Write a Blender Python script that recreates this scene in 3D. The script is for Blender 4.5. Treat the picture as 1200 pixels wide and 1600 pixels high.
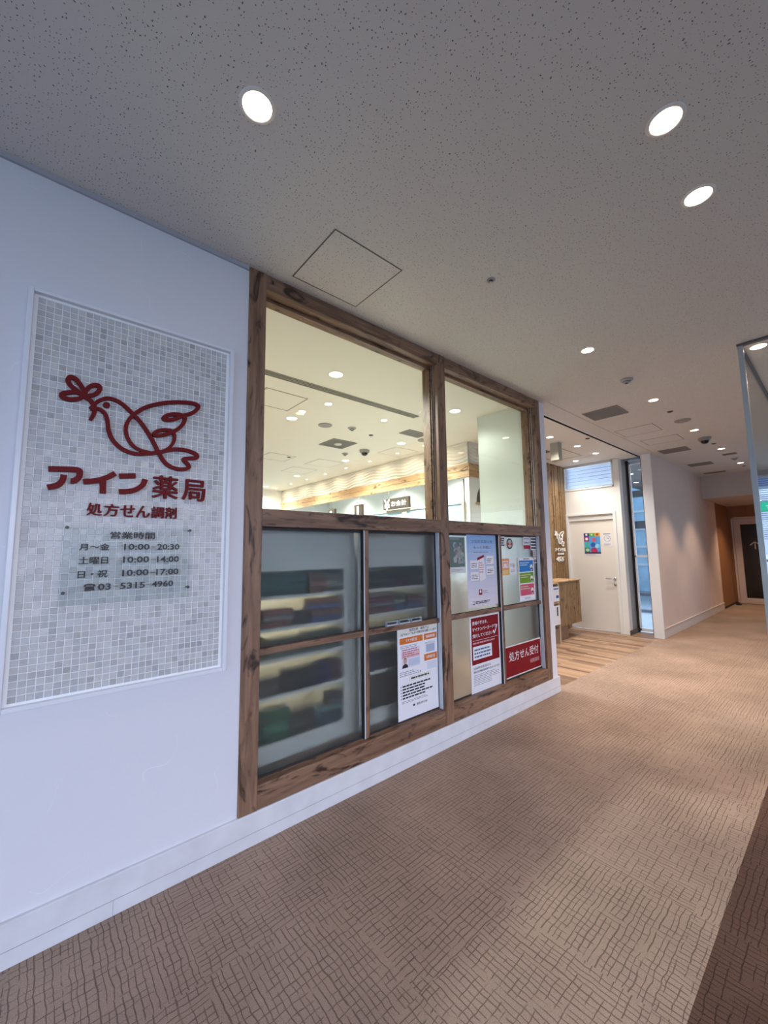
import bpy, bmesh, math, random
from mathutils import Matrix, Vector
random.seed(7)
S = bpy.context.scene
C = S.collection
for o in list(bpy.data.objects):
    bpy.data.objects.remove(o)

# ------------------------------------------------------------------ camera
CAM_Y = -2.0146
yaw, pitch, roll = math.radians(49.186), math.radians(5.782), math.radians(-0.711)
fw = Vector((math.cos(pitch)*math.cos(yaw), math.cos(pitch)*math.sin(yaw), math.sin(pitch)))
rt = fw.cross(Vector((0, 0, 1))).normalized()
up = rt.cross(fw)
r2 = rt*math.cos(roll) + up*math.sin(roll)
u2 = -rt*math.sin(roll) + up*math.cos(roll)
cd = bpy.data.cameras.new('camera')
cd.sensor_fit = 'VERTICAL'; cd.sensor_height = 36.0; cd.sensor_width = 27.0
cd.lens = 624.73/1600*36.0
cd.clip_start = 0.02; cd.clip_end = 200
cam = bpy.data.objects.new('camera', cd); C.objects.link(cam)
M = Matrix((r2, u2, -fw)).transposed().to_4x4()
M.translation = Vector((0, CAM_Y, 1.4))
cam.matrix_world = M
S.camera = cam

# ------------------------------------------------------------------ view, world, daylight
S.view_settings.view_transform = 'Standard'
S.view_settings.look = 'None'
S.view_settings.gamma = 1.0
S.view_settings.use_curve_mapping = False
S.view_settings.exposure = 0.1
W = bpy.data.worlds.new('sky_world'); S.world = W; W.use_nodes = True
wb = W.node_tree.nodes['Background']
wb.inputs[0].default_value = (0.42, 0.68, 1.0, 1); wb.inputs[1].default_value = 1.1
DAY = 1.0       # daylight entering the windows behind and left of the camera
CORR_W = 38.0    # one corridor downlight (watt)
SHOP_W = 215.0   # one shop downlight
SPOT_W = 80.0    # one small accent spot in the shop

def day_light(name, loc, target, sx, sy, watt, col, spread=180):
    l = bpy.data.lights.new(name, 'AREA'); l.shape = 'RECTANGLE'; l.size = sx; l.size_y = sy
    l.energy = watt; l.color = col; l.spread = math.radians(spread)
    o = bpy.data.objects.new(name, l); C.objects.link(o); o.location = loc
    o.rotation_euler = (Vector(target)-Vector(loc)).to_track_quat('-Z', 'Y').to_euler()
    return o
day_light('daylight_back_windows', (1.2, -6.85, 1.9), (1.0, 0, -0.2), 8.0, 1.3, 50*DAY, (0.77, 0.79, 1.0), 58)
day_light('daylight_left_windows', (-3.6, -3.6, 1.6), (1.5, -1.0, -0.3), 4.6, 1.6, 26*DAY, (0.62, 0.74, 1.0), 90)
day_light('daylight_far_windows', (10.8, -4.2, 1.6), (6, -3.0, 0.8), 4.4, 2.0, 40*DAY, (0.62, 0.78, 1.0))
day_light('daylight_terrace', (9.9, 3.2, 2.7), (8.0, 0.9, 1.6), 2.0, 1.5, 300*DAY, (0.62, 0.78, 1.0))

# ------------------------------------------------------------------ helpers
def tag(o, label=None, cat=None, group=None, kind=None):
    if label: o['label'] = label
    if cat: o['category'] = cat
    if group: o['group'] = group
    if kind: o['kind'] = kind
    return o

def empty(name, loc, label, cat, group=None, rotz=0):
    o = bpy.data.objects.new(name, None); C.objects.link(o)
    o.location = loc; o.rotation_euler = (0, 0, rotz); o.empty_display_size = 0.05
    return tag(o, label, cat, group)

class MB:
    """collects shapes, then becomes ONE mesh object; coordinates are local to the parent"""
    def __init__(s): s.v = []; s.f = []; s.m = []; s.sm = []
    def add(s, vs, fs, m=0, smooth=False):
        b = len(s.v); s.v += [tuple(p) for p in vs]
        for f in fs:
            s.f.append([b+i for i in f]); s.m.append(m); s.sm.append(smooth)
        return s
    def box(s, x0, x1, y0, y1, z0, z1, m=0):
        if x0 > x1: x0, x1 = x1, x0
        if y0 > y1: y0, y1 = y1, y0
        if z0 > z1: z0, z1 = z1, z0
        v = [(x0,y0,z0),(x1,y0,z0),(x1,y1,z0),(x0,y1,z0),(x0,y0,z1),(x1,y0,z1),(x1,y1,z1),(x0,y1,z1)]
        return s.add(v, [(3,2,1,0),(4,5,6,7),(0,1,5,4),(1,2,6,5),(2,3,7,6),(3,0,4,7)], m)
    def prism(s, pts, y0, y1, m=0):
        """polygon in (x,z) extruded along y; pts given anticlockwise seen from -y"""
        n = len(pts)
        v = [(p[0], y0, p[1]) for p in pts] + [(p[0], y1, p[1]) for p in pts]
        f = [tuple(range(n)), tuple(reversed(range(n, 2*n)))]
        f += [(i, n+i, n+(i+1) % n, (i+1) % n) for i in range(n)]
        return s.add(v, f, m)
    def lathe(s, prof, cx=0, cy=0, n=32, m=0, smooth=True, axis='z', cz=0):
        """profile of (radius, height)"""
        vs = []; fs = []
        for r, h in prof:
            for i in range(n):
                a = 2*math.pi*i/n; c, d = r*math.cos(a), r*math.sin(a)
                if axis == 'z': vs.append((cx+c, cy+d, cz+h))
                elif axis == 'y': vs.append((cx+c, cy+h, cz+d))
                else: vs.append((cx+h, cy+c, cz+d))
        for k in range(len(prof)-1):
            for i in range(n):
                j = (i+1) % n
                fs.append((k*n+i, k*n+j, (k+1)*n+j, (k+1)*n+i))
        return s.add(vs, fs, m, smooth)
    def disc(s, r, cx, cy, z, n=32, m=0, axis='z'):
        vs = []
        for i in range(n):
            a = 2*math.pi*i/n
            if axis == 'z': vs.append((cx+r*math.cos(a), cy+r*math.sin(a), z))
            else: vs.append((cx+r*math.cos(a), z, cy+r*math.sin(a)))
        return s.add(vs, [tuple(range(n))], m)
    def tube(s, pts, r, n=10, m=0):
        pts = [Vector(p) for p in pts]; rings = []
        for i, p in enumerate(pts):
            t = (pts[min(i+1, len(pts)-1)]-pts[max(i-1, 0)]).normalized()
            a = Vector((0, 0, 1)) if abs(t.z) < .9 else Vector((1, 0, 0))
            u = t.cross(a).normalized(); w = t.cross(u)
            rr = r[i] if isinstance(r, (list, tuple)) else r
            rings.append([p+u*rr*math.cos(2*math.pi*k/n)+w*rr*math.sin(2*math.pi*k/n) for k in range(n)])
        vs = [q for R in rings for q in R]; fs = []
        for i in range(len(rings)-1):
            for k in range(n):
                l = (k+1) % n
                fs.append((i*n+k, i*n+l, (i+1)*n+l, (i+1)*n+k))
        fs.append(tuple(range(n))); fs.append(tuple(range((len(rings)-1)*n, len(rings)*n)))
        return s.add(vs, fs, m, True)
    def build(s, name, mats, parent=None, bevel=0, loc=None, fix=True):
        me = bpy.data.meshes.new(name)
        me.from_pydata(s.v, [], s.f)
        if not isinstance(mats, (list, tuple)): mats = [mats]
        for q in mats: me.materials.append(q)
        me.polygons.foreach_set('material_index', s.m)
        me.polygons.foreach_set('use_smooth', s.sm)
        if fix:
            bm = bmesh.new(); bm.from_mesh(me); bmesh.ops.recalc_face_normals(bm, faces=bm.faces[:]); bm.to_mesh(me); bm.free()
        me.update()
        o = bpy.data.objects.new(name, me); C.objects.link(o)
        if loc: o.location = loc
        if parent: o.parent = parent
        if bevel:
            b = o.modifiers.new('bevel', 'BEVEL'); b.width = bevel; b.segments = 2; b.limit_method = 'ANGLE'
        return o

def struct(name, mb, m, parent=None, bevel=0):
    o = mb.build(name, m, parent, bevel)
    if not parent: o['kind'] = 'structure'
    return o

def sempty(name, loc):
    o = bpy.data.objects.new(name, None); C.objects.link(o); o.location = loc; o.empty_display_size = .05
    o['kind'] = 'structure'; return o

# text ---------------------------------------------------------------
_tc = bpy.data.curves.new('lettering_source', 'FONT')
_to = bpy.data.objects.new('lettering_source', _tc); C.objects.link(_to)
def glyphs(body, bold=0.0, res=2):
    _tc.body = body; _tc.extrude = 0; _tc.offset = bold; _tc.resolution_u = res; _tc.size = 1
    bpy.context.view_layer.update()
    ev = _to.evaluated_get(bpy.context.evaluated_depsgraph_get())
    me = ev.to_mesh()
    vs = [(v.co.x, v.co.y) for v in me.vertices]; fs = [tuple(p.vertices) for p in me.polygons]
    ev.to_mesh_clear()
    return vs, fs
def text_into(mb, body, x0, x1, z0, z1, y, m=0, bold=0.0, depth=0.0, keep=False, align='c', res=2, shear=0):
    """fit text into a rectangle of the x-z plane, facing -y; depth makes it solid towards +y"""
    vs, fs = glyphs(body, bold, res)
    if not vs: return
    ax0 = min(v[0] for v in vs); ax1 = max(v[0] for v in vs)
    az0 = min(v[1] for v in vs); az1 = max(v[1] for v in vs)
    sx = (x1-x0)/(ax1-ax0); sz = (z1-z0)/(az1-az0)
    if keep:
        sx = sz = min(sx, sz)
    ox = x0 if align == 'l' else (x0+x1)/2-(ax1-ax0)*sx/2
    q = [(ox+(v[0]-ax0)*sx, z0+(v[1]-az0)*sz) for v in vs]
    if depth <= 0:
        mb.add([(a, y, b) for a, b in q], fs, m); return
    n = len(q)
    ed = {}
    for f in fs:
        for i in range(len(f)):
            e = (f[i], f[(i+1) % len(f)]); ed[e] = 1
    bd = [e for e in ed if (e[1], e[0]) not in ed]
    V = [(a, y, b) for a, b in q]+[(a, y+depth, b) for a, b in q]
    F = list(fs)+[tuple(n+i for i in reversed(f)) for f in fs]+[(a, n+a, n+b, b) for a, b in bd]
    mb.add(V, F, m)

def spline(pts, k=6):
    out = []; n = len(pts)
    for i in range(n-1):
        p0 = pts[max(i-1, 0)]; p1 = pts[i]; p2 = pts[i+1]; p3 = pts[min(i+2, n-1)]
        for j in range(k):
            t = j/k
            out.append(tuple(.5*((2*p1[c])+(-p0[c]+p2[c])*t+(2*p0[c]-5*p1[c]+4*p2[c]-p3[c])*t*t+(-p0[c]+3*p1[c]-3*p2[c]+p3[c])*t**3) for c in (0, 1)))
    out.append(pts[-1]); return out
def stroke(mb, pts, w, y0, y1, m=0, k=6, wf=None):
    p = spline(pts, k); L = []; R = []
    for i in range(len(p)):
        a = p[max(i-1, 0)]; b = p[min(i+1, len(p)-1)]
        dx, dz = b[0]-a[0], b[1]-a[1]; l = math.hypot(dx, dz) or 1
        ww = w*(wf(i/(len(p)-1)) if wf else 1)/2
        L.append((p[i][0]-dz/l*ww, p[i][1]+dx/l*ww)); R.append((p[i][0]+dz/l*ww, p[i][1]-dx/l*ww))
    n = len(p)
    V = [(a, y0-.0015*i/n, b) for i, (a, b) in enumerate(L)]+[(a, y0-.0015*i/n, b) for i, (a, b) in enumerate(R)]+[(a, y1, b) for a, b in L]+[(a, y1, b) for a, b in R]
    F = []
    for i in range(n-1):
        F += [(i, i+1, n+i+1, n+i), (i, 2*n+i, 2*n+i+1, i+1), (n+i, n+i+1, 3*n+i+1, 3*n+i), (2*n+i, 3*n+i, 3*n+i+1, 2*n+i+1)]
    F += [(0, n, 3*n, 2*n), (n-1, 3*n-1, 4*n-1, 2*n-1)]
    mb.add(V, F, m)

# ------------------------------------------------------------------ materials
def new_mat(name):
    m = bpy.data.materials.new(name); m.use_nodes = True
    nt = m.node_tree; b = nt.nodes['Principled BSDF']
    return m, nt, nt.nodes, nt.links, b
def mat(name, col, rough=.5, metal=0, spec=.5, noise=0, nscale=20, bump=0, bscale=200):
    m, nt, N, L, b = new_mat(name)
    b.inputs['Base Color'].default_value = (*col, 1); b.inputs['Roughness'].default_value = rough
    b.inputs['Metallic'].default_value = metal; b.inputs['Specular IOR Level'].default_value = spec
    tc = N.new('ShaderNodeTexCoord')
    if noise:
        t = N.new('ShaderNodeTexNoise'); t.inputs['Scale'].default_value = nscale; t.inputs['Detail'].default_value = 5
        L.new(tc.outputs['Object'], t.inputs['Vector'])
        r = N.new('ShaderNodeValToRGB')
        r.color_ramp.elements[0].position = .3; r.color_ramp.elements[1].position = .7
        r.color_ramp.elements[0].color = (*[c*(1-noise) for c in col], 1); r.color_ramp.elements[1].color = (*[min(1, c*(1+noise*.5)) for c in col], 1)
        L.new(t.outputs[0], r.inputs[0]); L.new(r.outputs[0], b.inputs['Base Color'])
    if bump:
        t = N.new('ShaderNodeTexNoise'); t.inputs['Scale'].default_value = bscale; t.inputs['Detail'].default_value = 3
        L.new(tc.outputs['Object'], t.inputs['Vector'])
        bp = N.new('ShaderNodeBump'); bp.inputs['Strength'].default_value = bump; bp.inputs['Distance'].default_value = .002
        L.new(t.outputs[0], bp.inputs['Height']); L.new(bp.outputs[0], b.inputs['Normal'])
    return m
def emis(name, col, strength):
    m = bpy.data.materials.new(name); m.use_nodes = True; nt = m.node_tree; nt.nodes.clear()
    e = nt.nodes.new('ShaderNodeEmission'); e.inputs[0].default_value = (*col, 1); e.inputs[1].default_value = strength
    o = nt.nodes.new('ShaderNodeOutputMaterial'); nt.links.new(e.outputs[0], o.inputs[0]); return m
def clear_glass(name, tint, refl=1.0, rough=0.0, ior=1.5):
    m = bpy.data.materials.new(name); m.use_nodes = True; nt = m.node_tree; N = nt.nodes; L = nt.links; N.clear()
    t = N.new('ShaderNodeBsdfTransparent'); t.inputs[0].default_value = (*tint, 1)
    g = N.new('ShaderNodeBsdfGlossy'); g.inputs[0].default_value = (refl, refl, refl, 1); g.inputs['Roughness'].default_value = rough
    f = N.new('ShaderNodeFresnel'); f.inputs[0].default_value = ior
    geo = N.new('ShaderNodeNewGeometry')
    mx = N.new('ShaderNodeMixShader'); o = N.new('ShaderNodeOutputMaterial')
    # only the outer side of each face reflects
    mt = N.new('ShaderNodeMath'); mt.operation = 'SUBTRACT'; mt.inputs[0].default_value = 1
    L.new(geo.outputs['Backfacing'], mt.inputs[1])
    mu = N.new('ShaderNodeMath'); mu.operation = 'MULTIPLY'; L.new(f.outputs[0], mu.inputs[0]); L.new(mt.outputs[0], mu.inputs[1])
    L.new(mu.outputs[0], mx.inputs[0]); L.new(t.outputs[0], mx.inputs[1]); L.new(g.outputs[0], mx.inputs[2]); L.new(mx.outputs[0], o.inputs[0])
    return m

WHITE_PAINT = mat('white_wall_paint', (.74, .74, .78), .62, noise=.04, nscale=3, bump=.25, bscale=60)
# add long faint plaster scratches as bump to the front wall
def wall_mat():
    m, nt, N, L, b = new_mat('scuffed_white_plaster')
    tc = N.new('ShaderNodeTexCoord')
    b.inputs['Roughness'].default_value = .6
    n1 = N.new('ShaderNodeTexNoise'); n1.inputs['Scale'].default_value = 2.2; n1.inputs['Detail'].default_value = 2
    L.new(tc.outputs['Object'], n1.inputs['Vector'])
    # thin arcs: contour lines of a low frequency noise, broken by another
    w = N.new('ShaderNodeMath'); w.operation = 'PINGPONG'; w.inputs[1].default_value = .085; L.new(n1.outputs[0], w.inputs[0])
    lt = N.new('ShaderNodeMath'); lt.operation = 'LESS_THAN'; lt.inputs[1].default_value = .0012; L.new(w.outputs[0], lt.inputs[0])
    n2 = N.new('ShaderNodeTexNoise'); n2.inputs['Scale'].default_value = 5; n2.inputs['Detail'].default_value = 1; L.new(tc.outputs['Object'], n2.inputs['Vector'])
    gt = N.new('ShaderNodeMath'); gt.operation = 'GREATER_THAN'; gt.inputs[1].default_value = .56; L.new(n2.outputs[0], gt.inputs[0])
    mu = N.new('ShaderNodeMath'); mu.operation = 'MULTIPLY'; L.new(lt.outputs[0], mu.inputs[0]); L.new(gt.outputs[0], mu.inputs[1])
    n3 = N.new('ShaderNodeTexNoise'); n3.inputs['Scale'].default_value = 70; n3.inputs['Detail'].default_value = 3; L.new(tc.outputs['Object'], n3.inputs['Vector'])
    ad = N.new('ShaderNodeMath'); ad.operation = 'MULTIPLY_ADD'; ad.inputs[1].default_value = 1.2; L.new(mu.outputs[0], ad.inputs[0]); L.new(n3.outputs[0], ad.inputs[2])
    bp = N.new('ShaderNodeBump'); bp.inputs['Strength'].default_value = .25; bp.inputs['Distance'].default_value = .002
    L.new(ad.outputs[0], bp.inputs['Height']); L.new(bp.outputs[0], b.inputs['Normal'])
    mix = N.new('ShaderNodeMixRGB'); mix.inputs[1].default_value = (.73, .73, .78, 1); mix.inputs[2].default_value = (.79, .79, .84, 1)
    L.new(mu.outputs[0], mix.inputs[0]); L.new(mix.outputs[0], b.inputs['Base Color'])
    return m
PLASTER = wall_mat()
LAMPLIT_PAPER = mat('white_wallpaper_lamp_tint', (.76, .60, .53), .7, noise=.03, nscale=4, bump=.2, bscale=90)  # white wallpaper; the warm tint of the lamps is put into the colour
SHOP_WHITE = mat('shop_white_paint', (.82, .82, .80), .6, bump=.1)
SHOP_CEIL = mat('shop_ceiling_paint', (.84, .81, .74), .75, bump=.1)
GLASS_TINTED_WHITE = mat('white_wall_glass_tint', (.70, .74, .70), .5)  # white wall; the green cast of the window glass is put into the colour
BASE_WHITE = mat('scuffed_white_baseboard', (.70, .71, .74), .5, noise=.08, nscale=9)
BASE_SEAM = mat('dirty_seam', (.36, .36, .38), .8)

def acoustic(name, col):
    m, nt, N, L, b = new_mat(name)
    tc = N.new('ShaderNodeTexCoord'); b.inputs['Roughness'].default_value = .9
    nz = N.new('ShaderNodeTexNoise'); nz.inputs['Scale'].default_value = 30; L.new(tc.outputs['Object'], nz.inputs['Vector'])
    mixv = N.new('ShaderNodeMixRGB'); mixv.inputs[0].default_value = .02; L.new(tc.outputs['Object'], mixv.inputs[1]); L.new(nz.outputs[1], mixv.inputs[2])
    v = N.new('ShaderNodeTexVoronoi'); v.inputs['Scale'].default_value = 85; v.voronoi_dimensions = '2D'; L.new(mixv.outputs[0], v.inputs['Vector'])
    sz = N.new('ShaderNodeSeparateColor'); L.new(v.outputs['Color'], sz.inputs[0])
    thr = N.new('ShaderNodeMapRange'); thr.inputs[1].default_value = .3; thr.inputs[2].default_value = 1; thr.inputs[3].default_value = 0; thr.inputs[4].default_value = .19
    L.new(sz.outputs[0], thr.inputs[0])
    lt = N.new('ShaderNodeMath'); lt.operation = 'LESS_THAN'; L.new(v.outputs['Distance'], lt.inputs[0]); L.new(thr.outputs[0], lt.inputs[1])
    mix = N.new('ShaderNodeMixRGB'); mix.inputs[1].default_value = (*col, 1); mix.inputs[2].default_value = (col[0]*.22, col[1]*.22, col[2]*.24, 1)
    L.new(lt.outputs[0], mix.inputs[0]); L.new(mix.outputs[0], b.inputs['Base Color'])
    inv = N.new('ShaderNodeMath'); inv.operation = 'SUBTRACT'; inv.inputs[0].default_value = 1; L.new(lt.outputs[0], inv.inputs[1])
    bp = N.new('ShaderNodeBump'); bp.inputs['Strength'].default_value = .5; bp.inputs['Distance'].default_value = .002
    L.new(inv.outputs[0], bp.inputs['Height']); L.new(bp.outputs[0], b.inputs['Normal'])
    return m
CEIL = acoustic('fissured_acoustic_ceiling', (.72, .695, .66))

def carpet(name, col):
    m, nt, N, L, b = new_mat(name)
    b.inputs['Roughness'].default_value = .95; b.inputs['Specular IOR Level'].default_value = .15
    tc = N.new('ShaderNodeTexCoord')
    nz = N.new('ShaderNodeTexNoise'); nz.inputs['Scale'].default_value = 14; nz.inputs['Detail'].default_value = 2; L.new(tc.outputs['Object'], nz.inputs['Vector'])
    sub = N.new('ShaderNodeVectorMath'); sub.operation = 'SUBTRACT'; sub.inputs[1].default_value = (.5, .5, .5); L.new(nz.outputs[1], sub.inputs[0])
    sc = N.new('ShaderNodeVectorMath'); sc.operation = 'SCALE'; sc.inputs['Scale'].default_value = .018; L.new(sub.outputs[0], sc.inputs[0])
    add = N.new('ShaderNodeVectorMath'); add.operation = 'ADD'; L.new(tc.outputs['Object'], add.inputs[0]); L.new(sc.outputs[0], add.inputs[1])
    sep = N.new('ShaderNodeSeparateXYZ'); L.new(add.outputs[0], sep.inputs[0])
    com = N.new('ShaderNodeCombineXYZ'); L.new(sep.outputs[1], com.inputs[0]); L.new(sep.outputs[0], com.inputs[1])
    chk = N.new('ShaderNodeTexChecker'); chk.inputs['Scale'].default_value = 2.0; chk.inputs[1].default_value = (1, 1, 1, 1); chk.inputs[2].default_value = (0, 0, 0, 1)
    L.new(tc.outputs['Object'], chk.inputs['Vector'])
    mv = N.new('ShaderNodeMixRGB'); L.new(chk.outputs[0], mv.inputs[0]); L.new(add.outputs[0], mv.inputs[1]); L.new(com.outputs[0], mv.inputs[2])
    sp_ = N.new('ShaderNodeSeparateXYZ'); L.new(mv.outputs[0], sp_.inputs[0])
    def mth(op, a, b_=None, c=None):
        q = N.new('ShaderNodeMath'); q.operation = op
        for k_, v_ in enumerate((a, b_, c)):
            if v_ is None: continue
            if isinstance(v_, (int, float)): q.inputs[k_].default_value = v_
            else: L.new(v_, q.inputs[k_])
        return q.outputs[0]
    def grooves(coord, half, width, sc_, amp, cut, seed):
        w1 = N.new('ShaderNodeTexNoise'); w1.noise_dimensions = '1D'; w1.inputs['Scale'].default_value = sc_; w1.inputs['Detail'].default_value = 1
        L.new(mth('ADD', coord, seed), w1.inputs['W'])
        p_ = mth('PINGPONG', mth('MULTIPLY_ADD', w1.outputs[0], amp, coord), half)
        ln = N.new('ShaderNodeMapRange'); ln.inputs[1].default_value = width*.4; ln.inputs[2].default_value = width*1.5; ln.inputs[3].default_value = 1; ln.inputs[4].default_value = 0; L.new(p_, ln.inputs[0])
        mk = N.new('ShaderNodeTexNoise'); mk.inputs['Scale'].default_value = 16; mk.inputs['Detail'].default_value = 1
        sh = N.new('ShaderNodeVectorMath'); sh.operation = 'ADD'; sh.inputs[1].default_value = (seed, seed*2, 0); L.new(mv.outputs[0], sh.inputs[0]); L.new(sh.outputs[0], mk.inputs['Vector'])
        mr_ = N.new('ShaderNodeMapRange'); mr_.inputs[1].default_value = cut-.05; mr_.inputs[2].default_value = cut+.05; L.new(mk.outputs[0], mr_.inputs[0])
        return mth('MULTIPLY', ln.outputs[0], mr_.outputs[0])
    ga = grooves(sp_.outputs[1], .0105, .0013, 22, .017, .36, 3.1)
    gb = grooves(sp_.outputs[0], .0150, .0013, 18, .021, .46, 7.7)
    gm = mth('MAXIMUM', ga, gb)
    mu = N.new('ShaderNodeMixRGB'); mu.inputs[1].default_value = (1, 1, 1, 1); mu.inputs[2].default_value = (.48, .46, .46, 1); L.new(gm, mu.inputs[0])
    fib = N.new('ShaderNodeTexNoise'); fib.inputs['Scale'].default_value = 330; fib.inputs['Detail'].default_value = 2; L.new(tc.outputs['Object'], fib.inputs['Vector'])
    fr = N.new('ShaderNodeMapRange'); fr.inputs[1].default_value = .3; fr.inputs[2].default_value = .7; fr.inputs[3].default_value = .68; fr.inputs[4].default_value = 1.2; L.new(fib.outputs[0], fr.inputs[0])
    sheen_patch = N.new('ShaderNodeTexNoise'); sheen_patch.inputs['Scale'].default_value = 1.7; sheen_patch.inputs['Detail'].default_value = 4; L.new(tc.outputs['Object'], sheen_patch.inputs['Vector'])  # soft sheen patches of the pile, put into the carpet colour
    pr = N.new('ShaderNodeMapRange'); pr.inputs[1].default_value = .3; pr.inputs[2].default_value = .7; pr.inputs[3].default_value = .82; pr.inputs[4].default_value = 1.16; L.new(sheen_patch.outputs[0], pr.inputs[0])
    m1 = N.new('ShaderNodeMath'); m1.operation = 'MULTIPLY'; L.new(fr.outputs[0], m1.inputs[0]); L.new(pr.outputs[0], m1.inputs[1])
    vm = N.new('ShaderNodeVectorMath'); vm.operation = 'SCALE'; L.new(mu.outputs[0], vm.inputs[0]); L.new(m1.outputs[0], vm.inputs['Scale'])
    vc = N.new('ShaderNodeVectorMath'); vc.operation = 'MULTIPLY'; vc.inputs[1].default_value = col; L.new(vm.outputs[0], vc.inputs[0])
    L.new(vc.outputs[0], b.inputs['Base Color'])
    hs = N.new('ShaderNodeMath'); hs.operation = 'MULTIPLY_ADD'; hs.inputs[1].default_value = .35; L.new(fib.outputs[0], hs.inputs[0]); L.new(mu.outputs[0], hs.inputs[2])
    bp = N.new('ShaderNodeBump'); bp.inputs['Strength'].default_value = .8; bp.inputs['Distance'].default_value = .004
    L.new(hs.outputs[0], bp.inputs['Height']); L.new(bp.outputs[0], b.inputs['Normal'])
    return m
CARPET = carpet('tan_loop_carpet', (.40, .295, .235))
CARPET_D = carpet('dark_brown_loop_carpet', (.125, .072, .055))

def wood(name, c0, c1, axis='x', scale=1.0, knots=True, rough=.5):
    m, nt, N, L, b = new_mat(name); b.inputs['Roughness'].default_value = rough
    tc = N.new('ShaderNodeTexCoord'); mp = N.new('ShaderNodeMapping')
    s = {'x': (1.2, 16, 16), 'y': (16, 1.2, 16), 'z': (16, 16, 1.2)}[axis]
    mp.inputs['Scale'].default_value = tuple(k*scale for k in s); L.new(tc.outputs['Object'], mp.inputs[0])
    n = N.new('ShaderNodeTexNoise'); n.inputs['Scale'].default_value = 1.6; n.inputs['Detail'].default_value = 8; n.inputs['Roughness'].default_value = .62; n.inputs['Distortion'].default_value = .6
    L.new(mp.outputs[0], n.inputs['Vector'])
    r = N.new('ShaderNodeValToRGB'); r.color_ramp.elements[0].position = .28; r.color_ramp.elements[1].position = .72
    r.color_ramp.elements[0].color = (*c0, 1); r.color_ramp.elements[1].color = (*c1, 1); L.new(n.outputs[0], r.inputs[0])
    out = r
    if knots:
        mp2 = N.new('ShaderNodeMapping'); s2 = {'x': (.9, 3, 3), 'y': (3, .9, 3), 'z': (3, 3, .9)}[axis]
        mp2.inputs['Scale'].default_value = tuple(k*2.6*scale for k in s2); L.new(tc.outputs['Object'], mp2.inputs[0])
        k = N.new('ShaderNodeTexNoise'); k.inputs['Scale'].default_value = 1.5; k.inputs['Detail'].default_value = 6; k.inputs['Distortion'].default_value = 2.2; L.new(mp2.outputs[0], k.inputs['Vector'])
        kr = N.new('ShaderNodeValToRGB'); kr.color_ramp.elements[0].position = .55; kr.color_ramp.elements[1].position = .68
        kr.color_ramp.elements[0].color = (0, 0, 0, 1); kr.color_ramp.elements[1].color = (1, 1, 1, 1); L.new(k.outputs[0], kr.inputs[0])
        mx = N.new('ShaderNodeMixRGB'); mx.inputs[2].default_value = (c0[0]*.32, c0[1]*.28, c0[2]*.28, 1)
        L.new(kr.outputs[0], mx.inputs[0]); L.new(r.outputs[0], mx.inputs[1]); out = mx
    L.new(out.outputs[0], b.inputs['Base Color'])
    bp = N.new('ShaderNodeBump'); bp.inputs['Strength'].default_value = .2; bp.inputs['Distance'].default_value = .002
    L.new(n.outputs[0], bp.inputs['Height']); L.new(bp.outputs[0], b.inputs['Normal'])
    return m
F0, F1 = (.100, .049, .027), (.33, .190, .116)
FW_X = wood('rustic_brown_wood_along', F0, F1, 'x'); FW_Z = wood('rustic_brown_wood_upright', F0, F1, 'z')
OAK_Y = wood('honey_oak_beam', (.42, .24, .11), (.66, .43, .24), 'y'); OAK_X = wood('honey_oak_beam_along', (.42, .24, .11), (.66, .43, .24), 'x')
OAK_Z = wood('oak_board_upright', (.15, .080, .028), (.38, .235, .105), 'z', 1.2)
BROWN_WOOD = wood('reddish_brown_wood_panel', (.24, .10, .035), (.34, .155, .06), 'z', .6, knots=False)
def planks():
    m, nt, N, L, b = new_mat('oak_plank_floor'); b.inputs['Roughness'].default_value = .42
    tc = N.new('ShaderNodeTexCoord'); sep = N.new('ShaderNodeSeparateXYZ'); L.new(tc.outputs['Object'], sep.inputs[0])
    com = N.new('ShaderNodeCombineXYZ'); L.new(sep.outputs[1], com.inputs[0]); L.new(sep.outputs[0], com.inputs[1])
    br = N.new('ShaderNodeTexBrick'); br.inputs['Scale'].default_value = 1; br.inputs['Brick Width'].default_value = .7; br.inputs['Row Height'].default_value = .055
    br.offset = .37; br.inputs['Mortar Size'].default_value = .001
    br.inputs['Color1'].default_value = (.46, .30, .19, 1); br.inputs['Color2'].default_value = (.17, .10, .062, 1); br.inputs['Mortar'].default_value = (.12, .07, .045, 1)
    L.new(com.outputs[0], br.inputs['Vector'])
    mp = N.new('ShaderNodeMapping'); mp.inputs['Scale'].default_value = (40, 2, 1); L.new(tc.outputs['Object'], mp.inputs[0])
    n = N.new('ShaderNodeTexNoise'); n.inputs['Scale'].default_value = 1.5; n.inputs['Detail'].default_value = 5; L.new(mp.outputs[0], n.inputs['Vector'])
    mr = N.new('ShaderNodeMapRange'); mr.inputs[3].default_value = .75; mr.inputs[4].default_value = 1.25; L.new(n.outputs[0], mr.inputs[0])
    v = N.new('ShaderNodeVectorMath'); v.operation = 'SCALE'; L.new(br.outputs[0], v.inputs[0]); L.new(mr.outputs[0], v.inputs['Scale']); L.new(v.outputs[0], b.inputs['Base Color'])
    return m
PLANK = planks()
ALU = mat('brushed_aluminium', (.62, .64, .66), .35, .85)
STEEL = mat('stainless_steel', (.6, .6, .6), .25, 1)
WHITE_METAL = mat('white_coated_metal', (.78, .79, .82), .4)
SASH = mat('pale_blue_white_sash', (.66, .71, .78), .35)
DARK = mat('matte_dark_gap', (.03, .03, .03), .8)
GASKET = mat('black_gasket', (.02, .02, .022), .6)
GREY_PLASTIC = mat('grey_plastic', (.35, .34, .33), .5)
WHITE_PLASTIC = mat('white_plastic', (.75, .74, .72), .45)
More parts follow.
